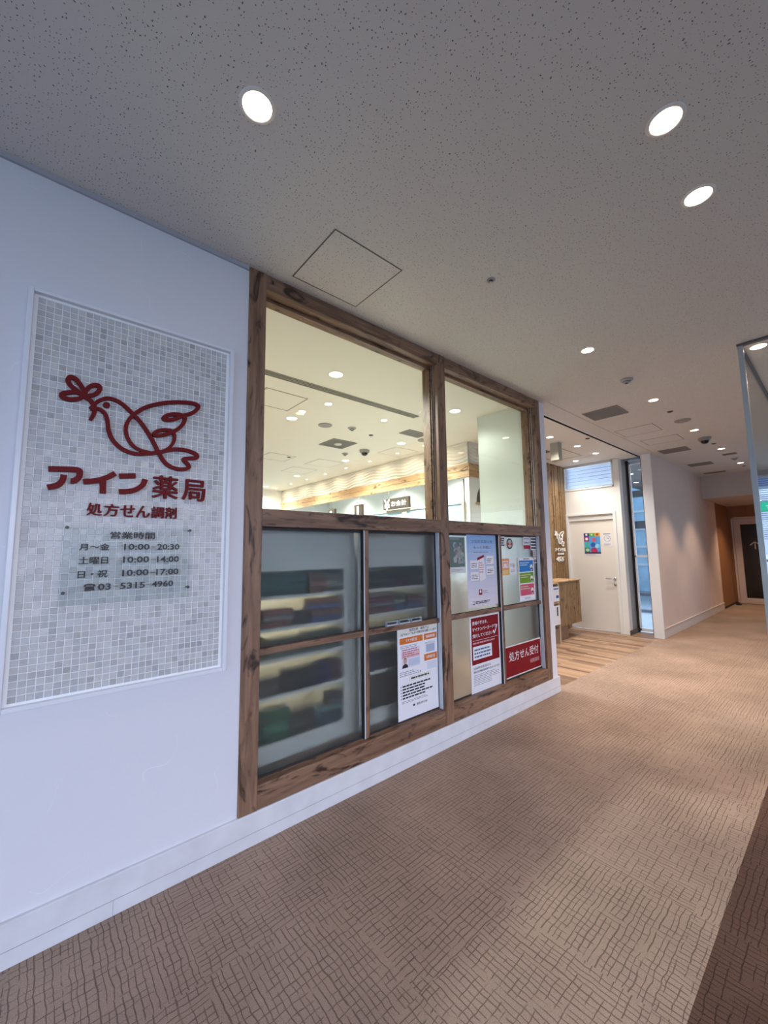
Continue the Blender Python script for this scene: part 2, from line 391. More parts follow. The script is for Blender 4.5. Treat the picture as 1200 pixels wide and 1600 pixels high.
BLACK_DOME = mat('smoked_black_dome', (.012, .012, .012), .08)
VENT_M = mat('taupe_vent_metal', (.27, .25, .235), .6); VENT_D = mat('dark_vent_gap', (.06, .055, .05), .8)
RED_ACR = mat('deep_red_acrylic', (.15, .004, .006), .55, spec=.2)
BLACK_INK = mat('black_ink', (.012, .012, .014), .5)
PAPER = mat('white_paper', (.80, .81, .86), .6)
GLASS = clear_glass('clear_window_glass', (.93, .955, .88))
GLASS_N = clear_glass('neutral_clear_glass', (.955, .97, .965))
ACRYL = clear_glass('clear_acrylic', (.93, .95, .95), refl=.6, ior=1.2)
TILE_GLASS = clear_glass('sign_cover_glass', (1, 1, 1))
def frosted():
    m = bpy.data.materials.new('frosted_glass'); m.use_nodes = True; nt = m.node_tree; N = nt.nodes; L = nt.links; N.clear()
    o = N.new('ShaderNodeOutputMaterial')
    r = N.new('ShaderNodeBsdfRefraction'); r.inputs['Color'].default_value = (.86, .88, .87, 1); r.inputs['Roughness'].default_value = .42; r.inputs['IOR'].default_value = 1.12
    t = N.new('ShaderNodeBsdfTranslucent'); t.inputs[0].default_value = (.75, .80, .82, 1)
    d = N.new('ShaderNodeBsdfDiffuse'); d.inputs[0].default_value = (.45, .49, .52, 1)
    g = N.new('ShaderNodeBsdfGlossy'); g.inputs['Roughness'].default_value = .12
    f = N.new('ShaderNodeFresnel'); f.inputs[0].default_value = 1.3
    m1 = N.new('ShaderNodeMixShader'); m1.inputs[0].default_value = .5; L.new(t.outputs[0], m1.inputs[1]); L.new(d.outputs[0], m1.inputs[2])
    m2 = N.new('ShaderNodeMixShader'); m2.inputs[0].default_value = .07; L.new(r.outputs[0], m2.inputs[1]); L.new(m1.outputs[0], m2.inputs[2])
    m3 = N.new('ShaderNodeMixShader'); L.new(f.outputs[0], m3.inputs[0]); L.new(m2.outputs[0], m3.inputs[1]); L.new(g.outputs[0], m3.inputs[2])
    L.new(m3.outputs[0], o.inputs[0]); return m
FROST = frosted()

_flat = {}
def ink(col, rough=.55):
    k = tuple(round(c, 3) for c in col)
    if k not in _flat: _flat[k] = mat('printed_colour', k, rough, spec=.2)
    return _flat[k]

# ------------------------------------------------------------------ room shell
H = 2.96
struct('floor', MB().box(-3.7, 4.0, -1.58, .05, -.1, 0).box(4.0, 13.7, -1.58, .05, -.1, 0), CARPET)
struct('floor', MB().box(-3.7, 11.0, -7, -1.58, -.1, 0), CARPET_D)
struct('floor', MB().box(-.1, 7.9, .05, 7.3, -.1, 0), PLANK)
struct('floor', MB().box(7.9, 15, .05, 7.3, -.15, -.02), mat('pale_grey_terrace_tile', (.42, .46, .52), .5))
struct('ceiling', MB().box(-3.8, 10.94, -7.1, .16, H, H+.12), CEIL)
struct('ceiling', MB().box(-.1, 7.62, .205, 7.3, H, H+.12), SHOP_CEIL)
# shutter slot between the two ceilings
struct('ceiling', MB().box(-.1, 7.62, .16, .205, H+.03, H+.12).box(-.1, 7.62, .198, .2052, H-.001, H+.03), DARK)
struct('trim_1', MB().box(4.0, 7.52, .150, .164, H-.006, H+.05), WHITE_METAL)
struct('trim_2', MB().box(4.0, 7.5, -.064, -.058, H-.0015, H+.01), mat('ceiling_joint', (.45, .43, .41), .8))
# corridor / shop front wall
struct('wall_front', MB().box(-3.7, .79, 0, .15, 0, H), PLASTER)
struct('wall_front', MB().box(.79, 3.892, .012, .15, 0, .15), PLASTER)
struct('wall_front', MB().box(3.892, 4.01, 0, .15, 0, H).box(3.83, 4.01, .15, .71, 0, H), GLASS_TINTED_WHITE if False else PLASTER)
struct('wall_side', MB().box(3.822, 3.83, .152, .712, 0, H).box(3.822, 4.012, .71, .716, 0, H), GLASS_TINTED_WHITE)
struct('trim_3', MB().box(-3.7, .785, -.012, 0, H-.022, H), mat('ceiling_shadow_line', (.42, .42, .46), .6))  # thin trim; the shadow gap under the ceiling is put into its grey
struct('baseboard_front', MB().box(-3.7, 4.028, -.016, .02, 0, .15).box(4.0, 4.028, 0, .165, 0, .15), BASE_WHITE, bevel=.003)
struct('trim_4', MB().box(-3.7, 4.03, -.0175, -.015, .058, .0592).box(.30, .3012, -.0175, -.015, 0, .058), BASE_SEAM)
# far corridor wall
struct('wall_corridor', MB().box(7.5, 12.1, 0, .12, 0, H), LAMPLIT_PAPER)
struct('baseboard_corridor', MB().box(7.515, 12.1, -.014, 0, 0, .15).box(7.515, 12.1, -.020, 0, .138, .152), mat('warm_white_baseboard', (.70, .62, .57), .5), bevel=.002)
struct('trim_5', MB().box(7.485, 7.515, -.012, .13, 0, H), WHITE_METAL, bevel=.002)
struct('ceiling', MB().box(10.94, 13.7, -1.7, .12, 2.48, H+.12), mat('soffit_paint', (.60, .54, .50), .8))
struct('wall_end', MB().box(12.1, 13.7, 0, .12, 0, 2.48).box(13.6, 13.7, -1.7, 0, 2.19, 2.48).box(13.6, 13.7, -.05, 0, 0, 2.19).box(13.6, 13.7, -1.7, -1.45, 0, 2.19), BROWN_WOOD)
struct('wall_right', MB().box(11.0, 13.7, -1.72, -1.6, 0, 2.48), LAMPLIT_PAPER)
struct('trim_6', MB().box(12.1, 13.6, -.012, 0, 0, .04).box(13.585, 13.6, -.05, 0, 0, .04), DARK)
# room behind the camera
struct('wall_left', MB().box(-3.8, -3.7, -7, .1, 0, .5).box(-3.8, -3.7, -7, .1, 2.6, H).box(-3.8, -3.7, -.9, .1, .5, 2.6).box(-3.8, -3.7, -7, -6.4, .5, 2.6), PLASTER)
struct('wall_back', MB().box(-3.8, 11, -7.1, -7, 0, .6).box(-3.8, 11, -7.1, -7, 2.6, H).box(-3.8, -3, -7.1, -7, .6, 2.6).box(6, 11, -7.1, -7, .6, 2.6), PLASTER)
w = sempty('window_3', (-3.75, -3.65, .5)); g = MB()
MB().box(-.02, .02, -2.75, 2.75, 0, .05).box(-.02, .02, -2.75, 2.75, 2.05, 2.1).box(-.02, .02, -.03, .03, 0, 2.1).box(-.02, .02, -2.75, -2.70, 0, 2.1).box(-.02, .02, 2.70, 2.75, 0, 2.1).build('window_frame', ALU, w)
MB().box(-.005, .005, -2.7, 2.7, .05, 2.05).build('pane', GLASS_N, w)
w = sempty('window_4', (1.5, -7.05, .6))
f_ = MB().box(-4.5, 4.5, -.02, .02, 0, .05).box(-4.5, 4.5, -.02, .02, 1.95, 2.0)
for i in range(6): f_.box(-4.5+i*1.79, -4.45+i*1.79, -.02, .02, 0, 2)
f_.build('window_frame', ALU, w); MB().box(-4.45, 4.45, -.005, .005, .05, 1.95).build('pane', GLASS_N, w)
# shop shell
struct('wall_shop_back', MB().box(-.1, 4.56, 7.16, 7.3, 0, H), SHOP_WHITE)
struct('wall_shop_left', MB().box(-.1, 0, .15, 7.16, 0, H), SHOP_WHITE)
struct('wall_dispensary', MB().box(5.9, 6.0, 1.6, 7.3, 0, H).box(4.56, 6.9, 7.16, 7.3, 0, H), mat('cool_white_paint', (.86, .87, .88), .5))

# inner wall facing the corridor (arched niche, wood cladding) at y = 1.42
struct('wall_niche', MB().box(4.56, 4.66, 1.42, 1.5, 0, 2.46).box(4.66, 5.62, 1.42, 1.5, 0, 2.07), SHOP_WHITE)
pts = [(4.66, 2.07), (4.72, 2.07)]
for i in range(0, 25): a = math.pi-math.pi*i/24; pts.append((5.10+.38*math.cos(a), 2.10+.34*math.sin(a)))
n_ = MB(); N_ = 24
for i in range(N_):
    a0 = math.pi-math.pi*i/N_; a1 = math.pi-math.pi*(i+1)/N_
    p0 = (5.10+.38*math.cos(a0), 2.10+.34*math.sin(a0)); p1 = (5.10+.38*math.cos(a1), 2.10+.34*math.sin(a1))
    n_.prism([p0, p1, (p1[0], 2.46), (p0[0], 2.46)], 1.42, 1.5)
n_.box(4.66, 4.72, 1.42, 1.5, 2.07, 2.46).box(5.48, 5.62, 1.42, 1.5, 2.07, 2.46)
struct('wall_niche', n_, SHOP_WHITE)
struct('trim_7', MB().box(4.70, 5.50, 1.40, 1.5, 2.07, 2.10), OAK_X, bevel=.003)
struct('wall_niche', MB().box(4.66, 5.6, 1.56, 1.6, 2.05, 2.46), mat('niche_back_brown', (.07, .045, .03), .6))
# wavy fascia
def wavy(axis):
    mb = MB(); L_ = (7.16-1.42) if axis == 'y' else 1.06
    nu = int(L_/.03); nv = 56; z0, z1 = 2.645, H
    vs = []; fs = []
    for i in range(nu+1):
        t = i/nu*L_
        for j in range(nv+1):
            z = z0+(z1-z0)*j/nv
            ph = (z+.022*math.sin(t*5.2+1.3*math.sin(t*1.7))+.012*math.sin(t*11.0))/.052
            s_ = (ph-math.floor(ph)); d = .020*(1-s_)
            if axis == 'y': vs.append((4.56-d, 1.42+t, z))
            else: vs.append((4.56+t, 1.42-d, z))
    for i in range(nu):
        for j in range(nv):
            a = i*(nv+1)+j; fs.append((a, a+1, a+nv+2, a+nv+1))
    mb.add(vs, fs, 0, True)
    return mb
struct('wall_fascia', MB().box(4.562, 4.60, 1.5, 7.16, 2.46, H).box(4.562, 5.62, 1.422, 1.5, 2.46, H), SHOP_WHITE)
WAVE = mat('wavy_plaster_relief', (.86, .81, .76), .6)
wf_ = wavy('y').build('wall_fascia', WAVE, fix=False); wf_['kind'] = 'structure'
wf_ = wavy('x').build('wall_fascia', WAVE, fix=False); wf_['kind'] = 'structure'
struct('trim_8', MB().box(4.53, 4.562, 1.40, 7.16, 2.55, 2.645).box(4.535, 4.562, 1.405, 7.16, 2.455, 2.548), OAK_Y, bevel=.003)
struct('trim_9', MB().box(4.531, 5.62, 1.389, 1.421, 2.55, 2.645).box(4.536, 5.62, 1.393, 1.421, 2.455, 2.548), OAK_X, bevel=.003)
# wood clad wall with logo
bd = MB(); x = 5.62; i = 0
while x < 7.44:
    wd = [.085, .07, .095][i % 3]; x1 = min(x+wd, 7.45); bd.box(x+.001, x1-.001, 1.40-.006*((i*7) % 3), 1.42, 0, H); x = x1; i += 1
struct('wall_wood', bd, OAK_Z)
struct('wall_wood', MB().box(5.62, 7.45, 1.421, 1.5, 0, H), SHOP_WHITE)
# door wall x = 7.45
struct('wall_door', MB().box(7.45, 7.58, .457, .55, 0, H).box(7.45, 7.58, .55, 1.42, 2.065, 2.49).box(7.45, 7.58, .55, 1.42, 2.945, H).box(7.45, 7.58, 1.405, 1.5, 0, H), SHOP_WHITE)
struct('wall_pocket', MB().box(7.582, 7.80, .457, .56, 0, H), mat('grey_paint', (.30, .29, .28), .6))
struct('trim_10', MB().box(7.44, 7.80, .44, .457, 0, .07), mat('dark_brown_skirting', (.09, .065, .05), .5))
d = sempty('door_1', (7.45, .98, 0))
MB().box(-.02, .05, -.43, -.385, 0, 2.02).box(-.02, .05, .385, .43, 0, 2.02).box(-.02, .05, -.43, .43, 2.02, 2.065).build('door_frame', SHOP_WHITE, d, bevel=.004)
MB().box(.035, .075, -.384, .384, .012, 2.018).build('door_leaf', mat('cream_door_laminate', (.80, .76, .70), .45), d, bevel=.002)
MB().box(.01, .035, -.384, .384, 1.93, 2.018).build('door_closer_cover', SHOP_WHITE, d, bevel=.002)
hd = MB().lathe([(0, .0), (.024, 0), (.024, .006), (0, .006)], 0, -.335, 20, axis='x', cz=.905)
hd.v = [(v[0]+.029, v[1], v[2]) for v in hd.v]
hd.tube([(.03, -.335, .905), (-.015, -.335, .905), (-.02, -.32, .905), (-.02, -.21, .905)], .009)
hd.build('door_handle', STEEL, d)
lk = MB().lathe([(0, -.012), (.02, -.012), (.022, 0), (.022, .01)], .03, -.335, 20, axis='x', cz=.81)
lk.build('lock_cylinder', STEEL, d)
w = sempty('window_2', (7.45, .98, 2.49))
MB().box(-.012, .06, -.43, .43, 0, .03).box(-.012, .06, -.43, .43, .425, .455).box(-.012, .06, -.43, -.405, 0, .455).box(-.012, .06, .405, .43, 0, .455).build('window_frame', SHOP_WHITE, w, bevel=.002)
MB().box(.05, .056, -.405, .405, .03, .425).build('pane', GLASS_N, w)
def slat_mat():
    m, nt, N, L, b = new_mat('pale_blue_blind_slat'); N.clear()
    o = N.new('ShaderNodeOutputMaterial'); a = N.new('ShaderNodeBsdfDiffuse'); a.inputs[0].default_value = (.8, .84, .9, 1)
    t = N.new('ShaderNodeBsdfTranslucent'); t.inputs[0].default_value = (.84, .88, .95, 1); x = N.new('ShaderNodeMixShader'); x.inputs[0].default_value = .6
    L.new(a.outputs[0], x.inputs[1]); L.new(t.outputs[0], x.inputs[2]); L.new(x.outputs[0], o.inputs[0]); return m
SLAT = slat_mat()
sl = MB()
for i in range(6):
    z = .045+i*.064
    sl.add([(.005, -.40, z+.05), (.005, .40, z+.05), (.040, .40, z), (.040, -.40, z), (.007, -.40, z+.051), (.007, .40, z+.051), (.042, .40, z+.001), (.042, -.40, z+.001)], [(0,1,2,3), (7,6,5,4), (0,4,5,1), (3,2,6,7), (0,3,7,4), (1,5,6,2)])
sl.build('blind_slats', SLAT, w)

# stacked glass door leaf in the pocket (x = 7.82)
d = sempty('door_2', (7.82, .30, 0))
MB().box(-.02, .02, -.12, -.085, .03, 2.93).box(-.02, .02, .095, .12, .03, 2.93).box(-.02, .02, -.12, .12, .03, .075).box(-.02, .02, -.12, .12, 2.885, 2.93).box(-.02, .02, -.12, .12, 1.265, 1.30).build('door_frame', WHITE_METAL, d, bevel=.002)
MB().box(-.004, .004, -.085, .095, .075, 1.265).box(-.004, .004, -.085, .095, 1.30, 2.885).build('pane', GLASS_N, d)
MB().box(-.026, -.018, -.112, -.094, .86, .98).box(-.026, -.018, -.112, -.094, .30, .42).build('latch', STEEL, d)
struct('wall_pocket', MB().box(7.80, 7.84, .425, .457, 0, H).box(7.6, 7.9, .12, .17, 0, H), DARK)
struct('ceiling', MB().box(7.6, 12.2, .12, 1.5, 2.97, 3.05), mat('dark_soffit', (.10, .09, .085), .7))
struct('trim_11', MB().box(12.1, 12.2, .12, 3.2, 1.95, 2.15).box(12.1, 12.2, .12, 3.2, 2.8, 2.97), mat('dark_header', (.04, .05, .06), .5))
tb = empty('storefront_facade', (14.2, 3.0, 0), 'pale blue glazed facade seen through the narrow glass door', 'facade')
q = MB().box(0, .2, -3.2, 3.5, -.02, 5)
q.build('wall', mat('pale_blue_cladding', (.45, .68, .85), .5, noise=.25, nscale=2), tb)
q = MB()
for i in range(8): q.box(-.05, 0, -3.0+i*.8, -2.94+i*.8, 0, 4.5)
for i in range(6): q.box(-.05, 0, -3.2, 3.4, .9+i*.55, .96+i*.55)
q.build('mullions', mat('white_mullion', (.75, .8, .85), .5), tb)
pl = empty('planter_bench', (10.6, 1.4, -.02), 'low dark bench outside behind the glass door', 'bench')
MB().box(-.25, .25, -.7, .7, .38, .44).build('seat', mat('dark_slate_paint', (.05, .06, .08), .5), pl, bevel=.01)
MB().box(-.2, .2, -.6, -.5, 0, .38).build('leg', mat('dark_slate_paint', (.05, .06, .08), .5), pl)
MB().box(-.2, .2, .5, .6, 0, .38).build('leg', mat('dark_slate_paint', (.05, .06, .08), .5), pl)

# end door of the corridor
d = sempty('door_3', (13.6, -.75, 0))
PINKW = mat('pinkish_white_door_frame', (.66, .55, .52), .45)
MB().box(-.02, .05, .66, .70, 0, 2.19).box(-.02, .05, -.70, -.66, 0, 2.19).box(-.02, .05, -.70, .70, 2.15, 2.19).build('door_frame', PINKW, d)
MB().box(.0, .04, .53, .655, .01, 2.145).box(.0, .04, .002, .12, .01, 2.145).box(.0, .04, .12, .53, .01, .15).box(.0, .04, .12, .53, 2.0, 2.145).build('door_leaf', PINKW, d)
MB().box(.0, .04, -.655, -.53, .01, 2.145).box(.0, .04, -.12, -.002, .01, 2.145).box(.0, .04, -.53, -.12, .01, .15).box(.0, .04, -.53, -.12, 2.0, 2.145).build('door_leaf', PINKW, d)
MB().box(.015, .025, .12, .53, .15, 2.0).build('pane', mat('near_black_door_glass', (.012, .007, .005), .12), d)
MB().box(.015, .025, -.53, -.12, .15, 2.0).build('pane', mat('near_black_door_glass', (.012, .007, .005), .12), d)
ar = MB(); cy_ = .28; zt = 1.555
def bar_yz(mb, y0, z0, y1, z1, wd, x0, x1):
    dy, dz = y1-y0, z1-z0; l = math.hypot(dy, dz); ny, nz = -dz/l*wd/2, dy/l*wd/2
    P = [(y0+ny, z0+nz), (y1+ny, z1+nz), (y1-ny, z1-nz), (y0-ny, z0-nz)]
    mb.add([(x0, a, b) for a, b in P]+[(x1, a, b) for a, b in P], [(0,1,2,3), (7,6,5,4), (0,4,5,1), (1,5,6,2), (2,6,7,3), (3,7,4,0)])
bar_yz(ar, cy_, 1.37, cy_, zt, .02, .008, .012); bar_yz(ar, cy_+.10, zt-.09, cy_, zt, .02, .008, .012); bar_yz(ar, cy_-.10, zt-.09, cy_, zt, .02, .008, .012)
ar.build('arrow_mark', mat('pale_marking', (.6, .58, .55), .5), d)
struct('wall_end', MB().box(13.7, 13.75, -1.7, .1, 0, 2.5), DARK)
st = MB().box(-.05, .05, -.05, .05, 0, .03).box(-.12, .12, -.015, .015, .03, .055)
ds = st.build('door_stop', DARK, None, .004, loc=(13.25, -.10, 0)); tag(ds, 'small black doorstop on the carpet beside the far door', 'doorstop')

# glass partition corner at the right
w = sempty('window_5', (4.0, -1.58, 0))
MB().box(0, .012, -3.4, -.03, .02, 2.95).build('pane', GLASS_N, w)
MB().box(.03, 6.94, -.012, 0, .02, 2.95).build('pane', GLASS_N, w)
MB().box(-.002, .026, -.030, .002, 0, 2.957).build('corner_strip', mat('grey_green_glass_edge', (.42, .47, .50), .3, .2), w)
MB().box(-.012, .028, -3.4, .006, 2.945, 2.959).box(.03, 6.94, -.022, .008, 2.945, 2.959).build('head_channel', mat('dark_bronze_channel', (.16, .14, .135), .5, .5), w)
MB().box(-.008, .02, -3.4, -.035, 0, .02).box(.03, 6.94, -.018, .006, 0, .02).build('floor_channel', ALU, w)
# far window wall with blinds (beyond the partition)
struct('wall_window', MB().box(10.95, 11.05, -7, -1.6, 0, .12).box(10.95, 11.05, -7, -1.6, 2.86, H).box(10.94, 11.06, -1.75, -1.60, 0, H), mat('grey_window_surround', (.5, .48, .46), .6))
w = sempty('window_6', (11.0, -4.3, .12))
f_ = MB()
for i in range(7): f_.box(-.03, .03, -2.7+i*.9, -2.65+i*.9, 0, 2.74)
f_.box(-.03, .03, -2.7, 2.7, 0, .05).box(-.03, .03, -2.7, 2.7, 2.69, 2.74).box(-.03, .03, -2.7, 2.7, 1.0, 1.05)
f_.build('window_frame', ALU, w); MB().box(-.004, .004, -2.65, 2.65, .05, 2.69).build('pane', GLASS_N, w)
sl = MB()
for i in range(30):
    z = 1.45+i*.042; sl.box(-.07, -.045, -2.65, 2.65, z, z+.012)
sl.build('blind_slats', SLAT, w)
ob = empty('office_building', (24, -6, -4), 'blue and white office building seen beyond the far window', 'building')
MB().box(0, 4, -9, 9, 0, 16).build('wall', mat('white_facade', (.75, .8, .88), .6), ob)
q = MB()
for i in range(9):
    for j in range(10): q.box(-.06, 0, -8.7+i*2, -7.2+i*2, .6+j*1.5, 1.7+j*1.5)
q.build('windows', mat('blue_facade_glass', (.06, .16, .42), .15), ob)

# ------------------------------------------------------------------ window_1: wooden shop front
w1 = sempty('window_1', (0, 0, 0))
PF = -.012; PB = .15
def wp(name, mb, m, bevel=.003): return mb.build(name, m, w1, bevel)
wp('post', MB().box(.79, .885, PF, PB, .15, H), FW_Z)
wp('post', MB().box(2.298, 2.39, PF, PB, .15, H), FW_Z)
wp('post', MB().box(3.80, 3.892, PF, PB, .15, H), FW_Z)
for a, b_ in ((.885, 2.298), (2.39, 3.80)):
    wp('rail', MB().box(a, b_, PF+.002, PB, 2.87, H-.001), FW_X)
    wp('rail', MB().box(a, b_, PF+.002, PB, 1.545, 1.64), FW_X)
    wp('rail', MB().box(a, b_, PF+.002, PB, .151, .262), FW_X)
    # slim inner beads of the upper light
    wp('glazing_bead', MB().box(a+.001, b_-.001, .062, .080, 2.852, 2.87).box(a, a+.012, .062, .080, 1.64, 2.852).box(b_-.012, b_, .062, .080, 1.64, 2.852).box(b_-.0125, b_-.0005, .040, .046, 1.64, 2.852), FW_X, 0)
    wp('metal_channel', MB().box(b_-.002, b_+.001, .030, .036, 1.641, 2.869).box(b_-.002, b_+.001, .050, .055, 1.641, 2.869), ALU, 0)
    g = MB().box(a, b_, .083, .091, 1.64, 2.87); g.build('pane', GLASS, w1)
    # white sash around the lower lights
    wp('sash', MB().box(b_-.006, b_, .012, .075, .262, 1.545).box(a, a+.006, .012, .075, .262, 1.545), SASH, 0)
    wp('gasket', MB().box(a+.006, b_-.006, .047, .052, 1.528, 1.545).box(a+.006, b_-.006, .047, .052, .262, .272).box(b_-.012, b_-.006, .044, .052, .262, 1.545), GASKET, 0)
for xa, a, b_ in ((1.585, .885, 2.298), (3.105, 2.39, 3.80)):
    wp('mullion', MB().box(xa+.007, xa+.038, .022, .078, .262, 1.545), FW_Z, .002)
    wp('gasket', MB().box(xa-.004, xa-.001, .026, .052, .262, 1.545).box(xa-.001, xa+.007, .024, .06, .262, 1.545, 1), None, 0) if False else MB().box(xa-.004, xa+.000, .026, .052, .262, 1.545).build('gasket', GASKET, w1)
    MB().box(xa+.000, xa+.007, .024, .06, .262, 1.545).build('sash', SASH, w1)
    for p, q_ in ((a+.006, xa-.004), (xa+.038, b_-.006)):
        wp('glazing_bar', MB().box(p, q_, .022, .078, .876, .91), FW_X, .002)
        MB().box(p, q_, .052, .058, .262, .876).build('pane', FROST, w1)
        MB().box(p, q_, .052, .058, .91, 1.545).build('pane', FROST, w1)
        MB().box(p, q_, .046, .051, .910, .915).build('gasket', GASKET, w1)

# ------------------------------------------------------------------ mosaic sign panel
mp = empty('mosaic_panel', (.31, 0, .85), 'large white mosaic tile panel on the white wall left of the wooden window', 'tile panel')
X0, X1, Z0, Z1 = -.395, .40, 0, 1.595
MB().box(X0+.014, X1-.014, -.006, 0, Z0+.014, Z1-.014).build('grout_bed', mat('white_grout', (.90, .91, .92), .7), mp)
fm = MB().box(X0, X0+.018, -.030, 0, Z0, Z1).box(X1-.018, X1, -.030, 0, Z0, Z1).box(X0+.018, X1-.018, -.030, 0, Z0, Z0+.018).box(X0+.018, X1-.018, -.030, 0, Z1-.014, Z1)
fm.build('frame_moulding', mat('glossy_white_moulding', (.78, .80, .86), .3), mp, bevel=.003)
tm, nt, N, L, b = new_mat('mother_of_pearl_tile'); b.inputs['Roughness'].default_value = .33
at = N.new('ShaderNodeVertexColor'); at.layer_name = 'tile'
no = N.new('ShaderNodeTexNoise'); no.inputs['Scale'].default_value = 90; no.inputs['Detail'].default_value = 4
tc = N.new('ShaderNodeTexCoord'); L.new(tc.outputs['Object'], no.inputs['Vector'])
mr = N.new('ShaderNodeMapRange'); mr.inputs[3].default_value = .85; mr.inputs[4].default_value = 1.12; L.new(no.outputs[0], mr.inputs[0])
vm = N.new('ShaderNodeVectorMath'); vm.operation = 'SCALE'; L.new(at.outputs[0], vm.inputs[0]); L.new(mr.outputs[0], vm.inputs['Scale']); L.new(vm.outputs[0], b.inputs['Base Color'])
tl = MB(); cols = []
P_ = .02535; nx = int((X1-X0-.036)/P_); nz = int((Z1-Z0-.034)/P_)
ox = X0+.018+((X1-X0-.036)-nx*P_)/2; oz = Z0+.018+((Z1-Z0-.032)-nz*P_)/2
for i in range(nx):
    for j in range(nz):
        a = ox+i*P_; c = oz+j*P_; e = .0012; k = .0028
        tx, tz = random.gauss(0, .0002), random.gauss(0, .0002)
        y = -.0080
        vs = [(a+e, -.006, c+e), (a+P_-e, -.006, c+e), (a+P_-e, -.006, c+P_-e), (a+e, -.006, c+P_-e),
              (a+k, y-tx-tz, c+k), (a+P_-k, y+tx-tz, c+k), (a+P_-k, y+tx+tz, c+P_-k), (a+k, y-tx+tz, c+P_-k)]
        tl.add(vs, [(4,5,6,7), (0,1,5,4), (1,2,6,5), (2,3,7,6), (3,0,4,7)])
        v = random.choice([.57, .56, .54, .56, .52, .49, .58, .54, .55, .42, .47]) * random.uniform(.93, 1.05)
        wv = random.uniform(-.015, .02); cols += [(v+wv, v+wv*.4, v-wv*.6+.006, 1)]*5
to_ = tl.build('tile_field', tm, mp, fix=False)
ca = to_.data.color_attributes.new('tile', 'FLOAT_COLOR', 'CORNER')
k = 0
for p, c in zip(to_.data.polygons, cols):
    for li in p.loop_indices: ca.data[li].color = c

# logo strokes (x, z on the wall)
DOVE = {'leaf1': [(0.1052, 2.0533), (0.0858, 2.0692), (0.0623, 2.0863), (0.0532, 2.1057), (0.0605, 2.1204), (0.0751, 2.1182), (0.0931, 2.0978), (0.1067, 2.0728), (0.1053, 2.0514)], 'leaf2': [(0.1077, 2.0539), (0.1183, 2.0886), (0.1375, 2.108), (0.1553, 2.1083), (0.1563, 2.089), (0.1395, 2.0665), (0.1077, 2.0533)], 'leaf3': [(0.1052, 2.0533), (0.0828, 2.0621), (0.0568, 2.0554), (0.0373, 2.0423), (0.0416, 2.031), (0.063, 2.0283), (0.089, 2.0366), (0.1053, 2.0514)], 'stem': [(0.1052, 2.0533), (0.1256, 2.0425), (0.139, 2.0265), (0.1449, 2.0086), (0.1427, 1.9825), (0.1324, 1.9567)], 'body': [(0.13, 2.0052), (0.1393, 2.0189), (0.1559, 2.0435), (0.1809, 2.0613), (0.2072, 2.0639), (0.2402, 2.0506), (0.2864, 2.0108), (0.3223, 1.9708), (0.3597, 1.9129), (0.3856, 1.8622), (0.4145, 1.8181), (0.4492, 1.7984), (0.4873, 1.7963), (0.5128, 1.8067), (0.5123, 1.821), (0.4908, 1.843), (0.5113, 1.8516), (0.5474, 1.8598), (0.5449, 1.8762), (0.51, 1.8874), (0.4712, 1.8884), (0.4337, 1.8803), (0.3856, 1.8608), (0.339, 1.8482), (0.2937, 1.8412), (0.2491, 1.854), (0.2156, 1.8842), (0.198, 1.9231), (0.1906, 1.967), (0.1815, 1.9943), (0.1627, 2.0095), (0.1424, 2.008), (0.13, 2.0039)], 'wing': [(0.3532, 1.8558), (0.3213, 1.8589), (0.2924, 1.8709), (0.2689, 1.9002), (0.2572, 1.9411), (0.2652, 1.9827), (0.2915, 2.0221), (0.3302, 2.0583), (0.3887, 2.0896), (0.4503, 2.1102), (0.5153, 2.1215), (0.5458, 2.1161), (0.5417, 2.0965), (0.517, 2.0709), (0.4782, 2.0507), (0.4408, 2.0253), (0.4099, 2.0167), (0.401, 2.0239), (0.4213, 2.0425), (0.4588, 2.0536), (0.4861, 2.0495), (0.4887, 2.0297), (0.4737, 1.9977), (0.449, 1.9728), (0.4125, 1.9489), (0.3796, 1.9372), (0.3645, 1.9399), (0.3758, 1.9559), (0.4056, 1.9686), (0.4366, 1.9689), (0.4488, 1.9464), (0.4419, 1.9098), (0.4183, 1.8799), (0.3856, 1.8608)]}
def dove(mb, f, y0, y1, wd):
    for k_, (key, pts) in enumerate(DOVE.items()):
        stroke(mb, [f(p) for p in pts], wd, y0-.0004*k_, y1, wf=lambda t: .72+.38*math.sin(math.pi*min(1, max(0, t*1.0)))**.6)
    e = f((.1849, 2.0335)); mb.lathe([(0, y0), (wd*.8, y0), (wd*.8, y1)], e[0], 0, 16, axis='y', cz=e[1], smooth=False)
sg = empty('pharmacy_sign', (.31, -.012, 1.56), 'deep red raised dove emblem and lettering fixed on the mosaic panel', 'sign')
m_ = MB(); dove(m_, lambda p: (p[0]-.31, p[1]-1.56), -.010, .002, .0155); m_.build('dove_emblem', RED_ACR, sg)
KANA = {'ア': [[(0.0125, 1.7376), (0.0503, 1.7413), (0.0969, 1.7448), (0.1097, 1.7378), (0.107, 1.7143), (0.0935, 1.6994), (0.0827, 1.6982)], [(0.0606, 1.7198), (0.0573, 1.6967), (0.0424, 1.6761), (0.0139, 1.6651)]], 'イ': [[(0.2284, 1.746), (0.1996, 1.7248), (0.1672, 1.7086), (0.1233, 1.6989)], [(0.1869, 1.7202), (0.19, 1.6571)]], 'ン': [[(0.2437, 1.7362), (0.3024, 1.7444)], [(0.3392, 1.7326), (0.3306, 1.7064), (0.3061, 1.6842), (0.279, 1.6739), (0.2457, 1.6696)]]}
for ch, sts in KANA.items():
    t = MB()
    for k_, s_ in enumerate(sts): stroke(t, [(a-.31, b_-1.56) for a, b_ in s_], .021, -.012-.0004*k_, .001, k=5)
    t.build('letter', RED_ACR, sg)
